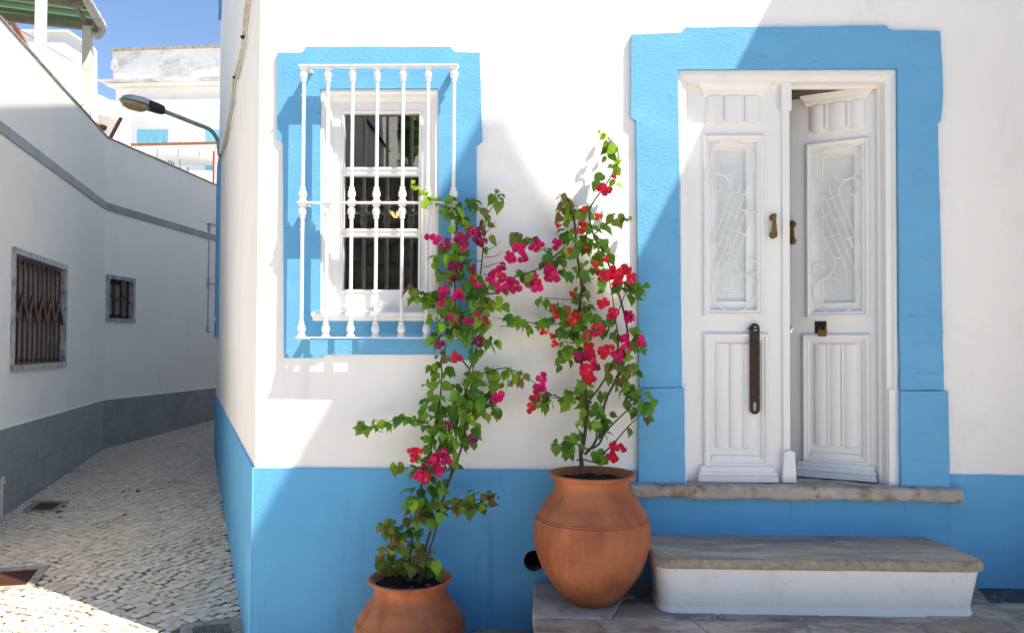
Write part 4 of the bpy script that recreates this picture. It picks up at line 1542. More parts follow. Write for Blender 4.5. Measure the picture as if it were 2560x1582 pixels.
XE = 640
fprism([(277, 208), (XE, 200), (XE, 620), (277, 620)], -4, 0, 'wall', M['plaster'])
fprism([(272, 124), (XE, 112), (XE, 197), (274, 202)], -3, .05, 'parapet', M['grime_white'])
fprism([(268, 120), (XE, 106), (XE, 113), (268, 125)], -3.1, .12, 'coping', M['stone_sill'])
fprism([(284, 142), (445, 134), (445, 184), (284, 190)], .051, .075, 'parapet_panel', M['grime_white'])
fprism([(469, 133), (XE, 126), (XE, 178), (469, 183)], .051, .075, 'parapet_panel', M['grime_white'])
fprism([(264, 202), (XE, 194), (XE, 199), (264, 206)], -3.2, .5, 'cornice', M['grime_white'])
fprism([(272, 207), (XE, 199.5), (XE, 205), (272, 213)], -3.2, .3, 'cornice', M['plaster'])
fprism([(282, 247), (XE, 243), (XE, 247), (282, 251)], -.1, .35, 'string_course', M['plaster'])
for x, y in ((280, 158), (457, 157), (517, 155)):
    fprism([(x, y - 16), (x + 8, y - 6), (x + 8, y + 8), (x, y + 16), (x - 8, y + 8), (x - 8, y - 6)], .04, .12, 'medallion', M['grime_white'])
for x0_, x1_ in ((330, 404), (493, 560)):
    d_ = fprism([(x0_, 311), (x1_, 310), (x1_, 470), (x0_, 470)], .001, .05, 'door', M['blue_far'])
    mb = MB().prism([pd(x, y, fd(x)) + BN * .056 for x, y in ((x0_ + 8, 319), (x1_ - 8, 318.5), (x1_ - 8, 470), (x0_ + 8, 470))], BN * -.003)
    mb.build('door_panel', M['blue_far'], d_)
    for k in range(3):
        xx = x0_ + 8 + (x1_ - x0_ - 16) * (k + .08) / 3
        xw = (x1_ - x0_ - 16) * .84 / 3
        mb = MB().prism([pd(x, y, fd(x)) + BN * .07 for x, y in ((xx, 326), (xx + xw, 326), (xx + xw, 470), (xx, 470))], BN * -.012)
        mb.build('board', M['blue_far'], d_)
# lower roof terrace in front of it, with canopy and clutter
lt = thing('roof_terrace', pd(420, 430, 19.5), 'low white building with a flat roof terrace below the far doors', 'building')
zt_ = EYE + (828 - 412) / (FPX / K) * 19.5
c0, c1 = pd(250, 412, 19.5), pd(620, 412, 19.5)
MB().prism([(c0.x, c0.y, zt_), (c1.x, c1.y, zt_), (c1.x, c1.y, 0), (c0.x, c0.y, 0)], (-2.4, 4.2, 0)).build('wall', M['plaster'], lt)
can = thing('canopy', pd(400, 347, 21), 'flat white terrace canopy with a rusty front edge', 'canopy')
ca0, ca1 = pd(285, 352, 21), pd(517, 347, 20.6)
MB().prism([ca0, ca1, ca1 + V((0, 0, .05)), ca0 + V((0, 0, .05))], (0.25, 2.3, .02)).build('roof_sheet', M['plaster'], can)
MB().prism([ca0 + V((0, -.03, .02)), ca1 + V((0, -.03, .02)), ca1 + V((0, -.03, .09)), ca0 + V((0, -.03, .09))], (0, .025, 0)).build('edge', M['rust'], can)
for f_ in (.36, .58, .80):
    a_ = ca0.lerp(ca1, f_) + V((0, .2, -.01))
    MB().tube([a_, a_ - V((0, 0, .2)), a_ - V((.03, 0, .24))], .012, 5).build('hook', M['zinc'], can)
a_ = ca0.lerp(ca1, .985) + V((-.02, .1, 0))
MB().tube([a_, V((a_.x, a_.y, zt_))], .045, 8).build('post', M['pvc'], can)
rd = MB().tube([pd(511, 362, 19.25), V((pd(511, 362, 19.25).x, pd(511, 362, 19.25).y, zt_ - .8))], .026, 10)
tag(rd.build('red_post', M['red'], smooth=50), 'thin bright red post standing under the canopy end', 'post')

# stacked rusty chairs on the terrace
ch = thing('stacked_chairs', V((pd(400, 405, 20).x, pd(400, 405, 20).y, zt_)), 'rusty metal chairs stacked upside down on a frame table on the terrace', 'chairs')
q = V((pd(400, 405, 20).x, pd(400, 405, 20).y, zt_))
hh = .22
for dx in (-.06, .13, .27):
    for dy in (0, .35):
        MB().tube([q + V((dx, dy, 0)), q + V((dx, dy, hh))], .012, 6).build('leg', M['iron'], ch)
for dy in (0, .35):
    MB().tube([q + V((-.08, dy, hh)), q + V((.27, dy, hh - .05))], .014, 6).build('rail', M['iron'], ch)
    MB().tube([q + V((-.06, dy, .06)), q + V((.27, dy, .03))], .012, 6).build('rail', M['iron'], ch)
MB().bar(q + V((-.22, .17, hh + .02)), q + V((.02, .17, hh + .05)), .3, .018).build('seat', M['rust'], ch)
for dx, lean in ((-.10, -.03), (.0, -.02), (.07, -.04)):
    for dy in (.1, .25):
        MB().tube([q + V((dx, dy, hh + .06)), q + V((dx + lean, dy, hh + .19))], .012, 6).build('leg', M['iron'], ch)
tag(ch)
for i, (x, y0_, y1_, lab) in enumerate(((430, 382, 432, 'taller yellow-headed flower stalk above the white wall'), (449, 402, 440, 'shorter yellow-headed flower stalk nearer the corner house'))):
    p0, p1 = pd(x, y1_, 13.2), pd(x, y0_, 13.2)
    p0.z = 4.15
    t = thing('flower_stalk', p0, lab, 'plant', 'flower stalks on the terrace')
    MB().tube([p0, p0.lerp(p1, .5) + V((.01, 0, 0)), p1], .008, 5).build('stem', M['olive'], t)
    mb = MB()
    for k in range(14):
        a, b = random.uniform(0, 6.28), random.uniform(-1, 1)
        dv = V((math.cos(a) * math.sqrt(1 - b * b), math.sin(a) * math.sqrt(1 - b * b), b))
        mb.bar(p1, p1 + dv * random.uniform(.016, .028), .014, .004)
    mb.build('flower_head', M['yellow_flower'], t)

# ================================================================== STEPS AND PLATFORM
zp0 = W(1272, 1389)[1]
zp1 = W(2400, 1402)[1]
xp0, xp1 = W(1272, 1400)[0], XR


def pz(x):
    return zp0 + (zp1 - zp0) * (x - xp0) / (2.42 - xp0)


plat = thing('stone_platform', (xp0, -0.5, 0), 'raised flagstone landing under the large pot and the doorstep', 'landing')
mb = MB()
mb.add([(xp0 + .01, 0, -.1), (XR, 0, -.1), (XR, -1.68, -.1), (xp0 + .01, -1.68, -.1), (xp0 + .01, 0, pz(xp0) - .005), (XR, 0, pz(XR) - .005), (XR, -1.68, pz(XR) - .005), (xp0 + .01, -1.68, pz(xp0) - .005)],
       [(0, 1, 5, 4), (1, 2, 6, 5), (2, 3, 7, 6), (3, 0, 4, 7), (4, 5, 6, 7), (0, 3, 2, 1)])
mb.build('core', M['joint_mortar'], plat)


def gp2(px, py):
    """pixel -> point on the platform top"""
    r = ray(px, py)
    t = 3.0
    for _ in range(20):
        p = CAM + r * t
        t += (pz(p.x) - p.z) / (r.z - (zp1 - zp0) / (2.42 - xp0) * r.x)
    p = CAM + r * t
    return (p.x, p.y)


def gridpt(i, j):
    return None


flags = []
yrow = [0.0, -0.235, -0.50, -0.78, -1.2, -1.7]
cuts = [[xp0, .47, .93, 1.5, 2.15, XR], [xp0, .40, .86, 1.30, 1.72, 2.30, XR], [xp0, .33, .72, 1.13, 1.62, 2.02, XR], [xp0, .5, 1.0, 1.6, 2.2, XR], [xp0, .8, 1.7, XR]]
for r_ in range(5):
    for c_ in range(len(cuts[r_]) - 1):
        x0_, x1_ = cuts[r_][c_], cuts[r_][c_ + 1]
        flags.append((x0_, x1_, yrow[r_ + 1], yrow[r_], r_, c_))
for x0_, x1_, y0_, y1_, r_, c_ in flags:
    skew = R(.04)
    o = [(x0_ + .003, y0_ + .003), (x1_ - .003, y0_ + .003), (x1_ - .003, y1_ - .003), (x0_ + .003, y1_ - .003)]
    if c_ > 0:
        o[0] = (o[0][0] + .05 * math.sin(r_ * 3 + c_), o[0][1])
        o[3] = (o[3][0] + .05 * math.sin(r_ * 3 + c_ - 2 + .0), o[3][1])
    if c_ < len(cuts[r_]) - 2:
        o[1] = (o[1][0] + .05 * math.sin(r_ * 3 + c_ + 1), o[1][1])
        o[2] = (o[2][0] + .05 * math.sin(r_ * 3 + c_ - 1), o[2][1])
    o = rough(o, .06, .004)
    dz = R(.003)
    n = len(o)
    vs = [(x, y, pz(x) - .05) for x, y in o] + [(x, y, pz(x) - .006 + dz) for x, y in o]
    cx_, cy_ = sum(p[0] for p in o) / n, sum(p[1] for p in o) / n
    vs += [(x + (cx_ - x) * .03, y + (cy_ - y) * .04, pz(x) + dz + R(.001)) for x, y in o]
    fs = [(i, (i + 1) % n, n + (i + 1) % n, n + i) for i in range(n)] + [(n + i, n + (i + 1) % n, 2 * n + (i + 1) % n, 2 * n + i) for i in range(n)]
    fs.append(tuple(range(2 * n, 3 * n)))
    matn = M['flag']
    if c_ == 0 and r_ in (0, 1):
        matn = M['flag_pale']
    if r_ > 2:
        matn = M['flag_bounce']  # out-of-view rows made pale to bounce light back at the riser
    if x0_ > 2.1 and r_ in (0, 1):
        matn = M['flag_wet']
    MB().add(vs, fs).build('flagstone', matn, plat)

# low step left of it
zs = W(1200, 1497)[1]
xs0 = W(1128, 1500)[0]
lst = rock(xs0, xp0 - .004, -.75, -.002, -.1, zs, 8, 24, 4, .02, .008, 7, 5)
tag(lst.build('low_step', M['flag'], smooth=60), 'low grey stone step between the small pot and the landing', 'step')

# doorstep
ds = thing('doorstep', (1.36, -.24, pz(1.3)), 'white masonry doorstep with a worn grey stone tread', 'step')
sz_top = W(1880, 1277)[1]
xl, xr = pd(1558, 1340, 3.33).x, pd(2350, 1345, 3.30).x
yf = -D + 3.30 + 0.01


def tread_outline(ins=0.0):
    r = .07
    o = []
    xa, xb, yb, ya = xl + ins, xr - ins, yf + ins, -0.002
    o.append((xa + .06, ya))
    o.append((xa + .0, -.16))
    for k in range(0, 7):
        a = math.pi + k / 6 * math.pi / 2
        o.append((xa + r + r * math.cos(a), yb + r + r * math.sin(a)))
    for t in range(1, 24):
        x = xa + r + (xb - xa - 2 * r) * t / 24
        o.append((x, yb + .003 * mnoise.noise(V((x * 4, 0, 1)))))
    for k in range(0, 7):
        a = -math.pi / 2 + k / 6 * math.pi / 2
        o.append((xb - r + r * math.cos(a), yb + r + r * math.sin(a)))
    o.append((xb - .005, -.2))
    o.append((xb - .045, ya))
    return o


mb = MB()
lev = [(.010, -.044), (.002, -.039), (0.0, -.028), (.002, -.014), (.008, -.004), (.018, 0.0)]
rings = []
for ins, dz in lev:
    rings.append([(x, y, sz_top + dz + (.002 * mnoise.noise(V((x * 14, y * 14, dz * 60))))) for x, y in tread_outline(ins)])
n = len(rings[0])
for a_, b_ in zip(rings, rings[1:]):
    mb.add(a_ + b_, [(i, (i + 1) % n, n + (i + 1) % n, n + i) for i in range(n)], 1)
mb.add(rings[-1], [tuple(range(n))], 0)
mb.add(rings[0], [tuple(range(n))[::-1]], 1)
mb.build('tread', [M['slate'], M['slab_edge']], ds, smooth=30)
mb = MB()
rings = []
for k in range(7):
    t = k / 6
    ins = .016 + .028 * (1 - t) ** 1.0 - (.012 if k == 0 else 0)
    rr = []
    for x, y in tread_outline(ins):
        zb_ = pz(x) - .004
        zz_ = zb_ + (sz_top - .042 - zb_) * t
        nn = .004 * mnoise.noise(V((x * 5, y * 5, zz_ * 5)))
        rr.append((x + (nn if abs(y - yf) > .1 else 0), y + (nn if y < -.1 else 0), zz_))
    rings.append(rr)
for a_, b_ in zip(rings, rings[1:]):
    mb.add(a_ + b_, [(i, (i + 1) % n, n + (i + 1) % n, n + i) for i in range(n)])
mb.add(rings[-1], [tuple(range(n))])
mb.build('riser', M['scuffed'], ds, smooth=50)

# ================================================================== POTS
def make_pot(c, sc_, label, open_h):
    """profile in metres for the large pot"""
    t = thing('terracotta_pot', c, label, 'plant pot', 'terracotta pots by the blue wall')
    prof = [(.080, 0), (.100, .003), (.114, .012), (.150, .042), (.203, .104), (.242, .165), (.267, .228), (.2815, .285), (.2855, .325), (.283, .365), (.2735, .404),
            (.2695, .4115), (.2703, .4135), (.2713, .4165), (.2698, .4195), (.2655, .4215), (.253, .448), (.234, .476), (.214, .502), (.198, .524), (.187, .546), (.1815, .566),
            (.181, .580), (.185, .592), (.195, .6015), (.206, .606), (.2125, .610), (.215, .616), (.2135, .622), (.2075, .626), (.199, .625), (.191, .619), (.180, .604), (.172, .588), (.170, .574)]
    prof = [(r * sc_, z * sc_) for r, z in prof]

    def wob(a, z, r):
        return r * (.006 * mnoise.noise(V((math.cos(a), math.sin(a), z * 3))))
    mb = MB()
    mb.lathe(prof, c, 72, mod=wob)
    mb.build('body', M['terra'], t, smooth=35)
    # rope band
    mb = MB()
    zr, rr = .4030 * sc_, .2738 * sc_
    pts = []
    N = 720
    vs, fs = [], []
    for k in range(N):
        a = 2 * math.pi * k / N
        w = wob(a, zr, rr)
        bulge = .0008 * math.sin(a * 110)
        for q in range(5):
            b = q / 4 * math.pi - math.pi / 2
            tw = .0007 * math.sin(a * 110 + q * 1.2)
            vs.append((c[0] + (rr + w - .001 + (.0035 + bulge) * math.cos(b)) * math.cos(a), c[1] + (rr + w - .001 + (.0035 + bulge) * math.cos(b)) * math.sin(a), c[2] + zr + (.0055 + tw) * math.sin(b)))
    for k in range(N):
        k2 = (k + 1) % N
        for q in range(4):
            fs.append((k * 5 + q, k2 * 5 + q, k2 * 5 + q + 1, k * 5 + q + 1))
    mb.add(vs, fs)
    mb.build('rope_band', M['terra'], t, smooth=60)
    # soil
    mb = MB()
    nr, na = 12, 48
    vs = [(c[0], c[1], c[2] + .596 * sc_)]
    for i in range(1, nr + 1):
        r = .176 * sc_ * i / nr
        for k in range(na):
            a = 2 * math.pi * k / na
            x, y = c[0] + r * math.cos(a), c[1] + r * math.sin(a)
            vs.append((x, y, c[2] + (.590 + .010 * mnoise.noise(V((x * 22, y * 22, 1))) + .007 * mnoise.noise(V((x * 60, y * 60, 1))) + .004 * R()) * sc_))
    fs = [(0, 1 + k, 1 + (k + 1) % na) for k in range(na)]
    for i in range(nr - 1):
        for k in range(na):
            k2 = (k + 1) % na
            fs.append((1 + i * na + k, 1 + (i + 1) * na + k, 1 + (i + 1) * na + k2, 1 + i * na + k2))
    mb.add(vs, fs)
    mb.build('soil', M['soil'], t, smooth=60)
    return t


dP = D - 0.31
cR = pd(1415, 1132, dP)
potR_c = (cR.x, cR.y, pz(cR.x) + .002)
make_pot(potR_c, (cR.z - potR_c[2]) / .618, 'large terracotta jar standing on the stone landing beside the door', 0)
cL = pd(981, 1381, D - 0.30)
scL = .90
potL_c = (cL.x, cL.y, cL.z - .618 * scL)
make_pot(potL_c, scL, 'lower terracotta jar at the foot of the wall under the window, cut by the frame', 0)
print('POTS', potR_c, (cR.z - potR_c[2]) / .618, potL_c)
# pad under the lower pot if the ground lies below
gzl = gz(potL_c[0], potL_c[1])
print('pot ground', gzl)

# ================================================================== BOUGAINVILLEA
def leaf_mb(v):
    """one heart-shaped leaf hanging down -Z from the origin, face to -Y"""
    rnd = random.Random(v)
    L = 1.0
    half = [(0.0, 0.0), (0.10, 0.23), (0.26, 0.345), (0.44, 0.335), (0.62, 0.225), (0.80, 0.085), (1.0, 0.0)]
    fold = rnd.uniform(.16, .34)
    curl = rnd.uniform(.05, .25)
    tw = rnd.uniform(-.1, .1)
    mb = MB()
    mid, lt_, rt_ = [], [], []
    for t, w in half:
        zz_ = -t - (.0 if t else 0)
        y = -curl * math.sin(t * 2.4) * .35 + curl * t * t * .6
        mid.append(V((tw * t * t, y, zz_)))
        wig = rnd.uniform(-.015, .015)
        lo = -t + (.05 if 0 < t < .2 else 0)
        lt_.append(V((-w + tw * t * t, y - w * fold + wig, lo)))
        rt_.append(V((w + tw * t * t, y - w * fold - wig, lo)))
    vs = mid + lt_[1:-1] + rt_[1:-1]
    n = len(mid)
    k = n - 2
    fs = []
    for side in (0, 1):
        b = n + side * k
        edge = [0] + [b + i for i in range(k)] + [n - 1]
        for i in range(n - 1):
            q = [i, i + 1, edge[i + 1], edge[i]]
            q2 = []
            for a_ in q:
                if a_ not in q2:
                    q2.append(a_)
            fs.append(tuple(q2) if side == 0 else tuple(q2[::-1]))
    # petiole
    mb.add(vs, fs)
    mb.tube([V((0, 0, 0.02)), V((0, .05, .14)), V((0, .14, .24))], .014, 3, cap=False)
    return mb


LEAVES = [leaf_mb(i) for i in range(6)]


def bract_flower(v, single=False):
    """three papery bracts round small cream flowers, facing -Y"""
    rnd = random.Random(50 + v)
    mb = MB()
    nb = 1 if single else 3
    for b in range(nb):
        a0 = 2 * math.pi * b / 3 + rnd.uniform(-.25, .25)
        cup = rnd.uniform(.35, .9)
        out, rad = V((math.cos(a0), 0, math.sin(a0))), V((0, -1, 0))
        side = V((-math.sin(a0), 0, math.cos(a0)))
        rows_ = []
        for t, w in ((0, .06), (.22, .36), (.5, .50), (.78, .36), (1.0, .03)):
            c = out * (t * .95 * math.cos(cup * .6)) + rad * (.75 * math.sin(cup) * (t - .55 * t * t))
            row = []
            for s in (-1, -.5, 0, .5, 1):
                row.append(c + side * (w * s) + rad * (.16 * abs(s) * w * 2 * rnd.uniform(.6, 1.3)) + rad * rnd.uniform(-.03, .03))
            rows_.append(row)
        vs = [p for r_ in rows_ for p in r_]
        fs = [(i * 5 + j, i * 5 + j + 1, (i + 1) * 5 + j + 1, (i + 1) * 5 + j) for i in range(4) for j in range(4)]
        mb.add(vs, fs, 0)
    if not single:
        for k in range(rnd.choice((0, 0, 1, 2))):
            a = rnd.uniform(0, 6.28)
            e = V((math.cos(a) * .22, -.55, math.sin(a) * .22))
            mb.tube([V((0, 0, 0)), e * .8], .03, 4, 0)
            for q in range(5):
                b = q * 1.2566
                mb.bar(e * .8, e + V((math.cos(b) * .06, -.02, math.sin(b) * .06)), .045, .015, mi=1)
    return mb


def add_thickless(me):
    me.polygons.foreach_set('use_smooth', [True] * len(me.polygons))
    return me


LM = {}
for k_ in ('green', 'deep', 'lime', 'yellow', 'olive', 'bronze'):
    LM[k_] = [add_thickless(l.mesh('leaf', M[k_], recalc=False)) for l in LEAVES]
FLW = [bract_flower(i) for i in range(6)]
FM = {}
for k_ in ('magenta', 'dullmag', 'orange', 'pinkred'):
    FM[k_] = [add_thickless(f.mesh('flower', [M[k_], M['cream']], recalc=False)) for f in FLW]
PET = {k_: add_thickless(bract_flower(31, True).mesh('petal', [M[k_], M['cream']], recalc=False)) for k_ in ('magenta', 'dullmag')}

TONES = {
    'g': (('green', 6), ('deep', 3), ('lime', 1)),
    'd': (('deep', 6), ('green', 4)),
    'l': (('lime', 4), ('green', 5), ('olive', 1)),
    'y': (('yellow', 5), ('lime', 3)),
    'o': (('olive', 5), ('green', 2), ('bronze', 2)),
    'b': (('bronze', 4), ('olive', 4), ('lime', 1)),
}


def pick(tone):
    ks, ws = zip(*TONES[tone])
    return random.choices(ks, ws)[0]


def offL(py):
    if py > 1100:
        return .16 + (py - 1100) / 290 * .15
    return .16 - (1100 - py) / 600 * .06


def offR(py):
    if py > 950:
        return .13 + (py - 950) / 170 * .18
    return .13 - (950 - py) / 600 * .05


def leaf_mtx(p, size, spin=None):
    spin = random.gauss(0, .65) if spin is None else spin
    e = Matrix.Rotation(random.gauss(0, .75), 4, 'Z') @ Matrix.Rotation(random.gauss(-.25, .55), 4, 'X') @ Matrix.Rotation(spin, 4, 'Y')
    return Matrix.Translation(p) @ e @ Matrix.Diagonal((size, size, size, 1))


def plant(label, base, off, stems, twigs, clusters, flowers):
    t = thing('bougainvillea', base, label, 'bougainvillea', 'potted bougainvilleas against the wall')

    def P3(x, y, jit=0.0):
        o = off(y) + jit
        q = W(x, y, o)
        return FA.p(q[0], q[1], o)
    for r0_, r1_, pts in stems:
        c = catmull([P3(x, y, R(.012)) for x, y in pts], 4)
        n = len(c)
        MB().tube(c, [r0_ + (r1_ - r0_) * i / (n - 1) for i in range(n)], 7).build('stem', M['bark'], t, smooth=60)
    for pts in twigs:
        c = catmull([P3(x, y, R(.02)) for x, y in pts], 3)
        n = len(c)
        MB().tube(c, [.0022 - .0012 * i / (n - 1) for i in range(n)], 5).build('twig', M['bark'], t, smooth=60)
    lv = []
    for cx, cy, rx, ry, n, tone in clusters:
        for _ in range(max(1, round(n * (1.9 if cy > 1180 else 1.2)))):
            a, r = random.uniform(0, 6.283), math.sqrt(random.random())
            x, y = cx + rx * r * math.cos(a), cy + ry * r * math.sin(a)
            jit = R(.045)
            p = P3(x, y - 8, jit)
            dx = (x - cx) / max(rx, 1)
            sp = random.gauss(0, .5) - dx * .45
            size = random.choice((random.uniform(.030, .055), random.uniform(.050, .078)))
            if tone in 'yb':
                size *= .75 if tone == 'b' else .5
            lv.append((jit, pick(tone), leaf_mtx(p, size, sp)))
    lv.sort(key=lambda q: -q[0])
    rest_ = {}
    for i, (j_, k_, mt) in enumerate(lv):
        v = random.randrange(6)
        if i < 300:
            inst('leaf', LM[k_][v], mt, t)
        else:
            rest_.setdefault(k_, MB()).add([mt @ p for p in LEAVES[v].v], LEAVES[v].f)
    for k_, mb in rest_.items():
        o = mb.build('leaves', M[k_], t, recalc=False)
        add_thickless(o.data)
        tag(o, kind='stuff')
    for x, y, k_ in flowers:
        p = P3(x, y, random.uniform(.02, .06))
        e = Euler((R(.5) + .1, R(3.1), R(.6)))
        s = random.uniform(.019, .026) if k_ == 'orange' else random.uniform(.030, .041)
        inst('flower', random.choice(FM[k_]), Matrix.Translation(p) @ e.to_matrix().to_4x4() @ Matrix.Diagonal((s, s, s, 1)), t)
    return t


def c7(l, ox=1240, oy=300, s=3.024):
    return [((ox + a / s) / K, (oy + b / s) / K, c) for a, b, c in l]


M_, D_, O_, P_ = 'magenta', 'dullmag', 'orange', 'pinkred'
stemsL = [
    (.0060, .0030, [(975, 1390), (980, 1330), (985, 1290), (992, 1240), (1002, 1180), (1016, 1130), (1030, 1070), (1042, 1010), (1052, 950), (1056, 890), (1054, 860), (1068, 820), (1085, 770), (1088, 720)]),
    (.0065, .0035, [(1000, 1392), (1014, 1330), (1022, 1290), (1036, 1250), (1058, 1190), (1085, 1120), (1105, 1060), (1115, 990), (1112, 930), (1120, 890), (1134, 850), (1146, 800), (1152, 740)]),
    (.0048, .0025, [(1005, 1390), (1024, 1320), (1040, 1270), (1052, 1220), (1075, 1140), (1088, 1080), (1095, 1000), (1125, 900), (1138, 850), (1140, 800)]),
    (.005, .002, [(1120, 880), (1100, 855), (1085, 835)]),
    (.004, .0016, [(1088, 720), (1086, 650), (1090, 590), (1092, 540), (1080, 505), (1050, 490), (1018, 468), (992, 447)]),
    (.0045, .0016, [(1152, 740), (1146, 680), (1152, 620), (1157, 560), (1162, 520), (1176, 495), (1190, 475)]),
    (.004, .0022, [(1148, 700), (1185, 700), (1215, 672), (1242, 655), (1262, 652), (1290, 640), (1325, 612), (1350, 590)]),
    (.003, .0013, [(1025, 1012), (985, 1003), (955, 1000), (920, 1010), (872, 1022)]),
    (.0035, .0014, [(1118, 905), (1160, 890), (1205, 880), (1245, 893), (1270, 908), (1285, 920)]),
    (.003, .0014, [(1075, 700), (1040, 697), (1005, 702), (975, 690)]),
    (.0035, .0014, [(1040, 1240), (1080, 1212), (1130, 1196), (1182, 1186)]),
    (.003, .0014, [(988, 1310), (955, 1275), (918, 1250)]),
    (.003, .0014, [(1020, 1120), (985, 1115), (950, 1122)]),
    (.003, .0014, [(1085, 560), (1110, 500), (1150, 488)]),
]
twigsL = [[(1157, 600), (1180, 590), (1196, 575)], [(1156, 640), (1178, 632), (1205, 625)], [(1158, 560), (1172, 545), (1185, 530)], [(1158, 555), (1140, 545), (1128, 535)],
          [(1155, 655), (1180, 660), (1196, 655)], [(1157, 615), (1184, 612), (1200, 598)], [(1154, 625), (1136, 622), (1122, 618)], [(1100, 590), (1060, 575), (1035, 565)],
          [(1102, 580), (1075, 570), (1050, 566)], [(1196, 780), (1215, 778), (1225, 784)], [(1190, 760), (1212, 764), (1222, 775)], [(1130, 905), (1160, 912), (1172, 915)]]
clL = [(992, 447, 9, 9, 6, 'y'), (1012, 462, 14, 8, 3, 'l'), (1022, 478, 10, 20, 5, 'l'), (1060, 482, 14, 12, 4, 'g'), (1072, 512, 26, 22, 11, 'g'), (1112, 490, 22, 9, 6, 'd'),
       (1098, 540, 22, 22, 9, 'l'), (1187, 478, 17, 18, 8, 'o'), (1145, 500, 10, 10, 4, 'o'), (1158, 560, 9, 50, 8, 'o'),
       (1075, 605, 42, 24, 18, 'l'), (1062, 640, 28, 22, 9, 'l'), (1110, 625, 24, 26, 10, 'g'), (1106, 668, 40, 22, 14, 'd'), (1058, 680, 14, 14, 4, 'o'),
       (978, 692, 10, 12, 5, 'o'), (1002, 712, 22, 14, 9, 'g'), (1035, 720, 22, 20, 9, 'g'), (1085, 735, 40, 26, 22, 'g'), (1060, 765, 36, 22, 14, 'l'), (1100, 775, 40, 26, 16, 'g'),
       (1170, 728, 36, 20, 14, 'l'), (1150, 760, 30, 24, 11, 'l'), (1130, 705, 20, 20, 8, 'd'), (1160, 690, 16, 20, 5, 'd'),
       (1055, 810, 24, 18, 8, 'd'), (1100, 805, 20, 20, 5, 'g'), (1152, 815, 26, 26, 10, 'g'), (1140, 840, 12, 20, 4, 'd'), (1178, 835, 12, 18, 3, 'd'),
       (1060, 855, 14, 12, 4, 'b'), (1050, 890, 22, 18, 8, 'g'), (1072, 890, 10, 10, 2, 'd'), (1040, 930, 24, 28, 11, 'g'), (1030, 985, 26, 36, 16, 'd'), (1050, 1020, 36, 26, 14, 'g'),
       (1110, 925, 36, 24, 18, 'g'), (1160, 905, 30, 22, 13, 'l'), (1205, 905, 30, 24, 12, 'l'), (1240, 910, 18, 18, 7, 'o'), (1128, 960, 40, 26, 18, 'g'), (1085, 975, 26, 26, 10, 'd'),
       (1105, 1005, 46, 30, 20, 'g'), (1165, 960, 28, 26, 10, 'g'), (1180, 985, 16, 14, 5, 'g'), (1140, 1010, 30, 24, 9, 'l'), (1120, 1050, 24, 30, 9, 'd'), (1085, 1045, 30, 26, 12, 'g'),
       (872, 1022, 12, 8, 4, 'g'), (900, 1018, 14, 8, 4, 'g'), (928, 1016, 16, 9, 5, 'g'), (965, 1006, 14, 9, 3, 'd'), (990, 1006, 14, 10, 4, 'd'),
       (1030, 1060, 30, 22, 14, 'g'), (1060, 1080, 30, 20, 8, 'd'), (1000, 1100, 16, 10, 4, 'g'), (952, 1122, 14, 14, 6, 'o'), (975, 1130, 18, 14, 5, 'g'), (1020, 1120, 26, 14, 6, 'd'),
       (1025, 1165, 26, 20, 10, 'd'), (990, 1190, 16, 24, 6, 'd'), (1050, 1160, 18, 16, 4, 'd'), (1075, 1120, 14, 18, 4, 'd'),
       (1010, 1210, 36, 18, 9, 'l'), (1055, 1212, 30, 18, 9, 'b'), (1100, 1208, 26, 16, 9, 'o'), (1140, 1205, 30, 26, 14, 'o'), (1176, 1192, 14, 14, 8, 'b'), (985, 1235, 26, 18, 7, 'o'), (1040, 1235, 20, 14, 4, 'd'),
       (922, 1258, 18, 20, 9, 'o'), (950, 1275, 26, 18, 8, 'o'), (985, 1275, 20, 20, 5, 'd'), (945, 1310, 30, 24, 12, 'b'), (985, 1320, 24, 24, 9, 'o'), (930, 1345, 26, 18, 10, 'o'), (970, 1350, 36, 16, 11, 'o'), (1020, 1330, 22, 22, 8, 'b'), (1040, 1360, 18, 14, 6, 'g')]
flL = [(1043, 570, M_), (1068, 585, D_), (1098, 572, M_), (1112, 578, D_), (1108, 590, M_), (1128, 555, M_), (1142, 556, D_), (1140, 575, D_), (1152, 578, D_), (1085, 636, D_), (1098, 640, D_),
       (1088, 662, D_), (1132, 645, D_), (1130, 664, 'pinkred'), (1068, 692, M_), (1060, 700, M_), (1094, 708, M_), (1102, 700, M_), (1055, 722, M_), (1140, 687, M_),
       (1078, 758, M_), (1090, 766, M_), (1122, 770, M_), (1142, 755, M_), (1156, 768, M_), (1145, 815, D_), (1090, 855, 'pinkred'), (1048, 812, D_), (1052, 822, D_), (1185, 952, M_), (1190, 946, M_),
       (985, 1078, 'pinkred'), (998, 1078, 'pinkred'), (988, 1092, 'pinkred'), (1018, 1108, M_), (1036, 1104, M_), (1048, 1092, M_), (1060, 1085, M_), (1066, 1098, M_), (1042, 1118, M_), (1050, 1124, M_),
       (1000, 1136, M_), (1012, 1142, 'pinkred'), (1018, 1134, M_), (1130, 1048, D_), (1075, 1016, D_),
       (1200, 640, M_), (1188, 648, M_), (1178, 656, M_), (1196, 662, 'pinkred'), (1184, 676, M_), (1172, 668, M_), (1212, 672, M_), (1226, 678, M_), (1236, 686, M_), (1220, 690, M_), (1192, 690, M_)]
flL += c7([(180, 970, M_), (150, 965, M_), (130, 1050, M_), (210, 1050, M_), (105, 1030, M_), (310, 925, M_), (285, 965, M_), (340, 950, M_), (465, 940, M_), (410, 1135, M_), (435, 1190, M_), (400, 1170, M_), (300, 1210, M_), (315, 1260, M_), (260, 1225, M_), (130, 1240, M_)])
flL += c7([(345, 495, M_), (340, 570, M_), (320, 585, M_), (300, 640, 'pinkred'), (270, 725, 'pinkred')], 1240, 780)
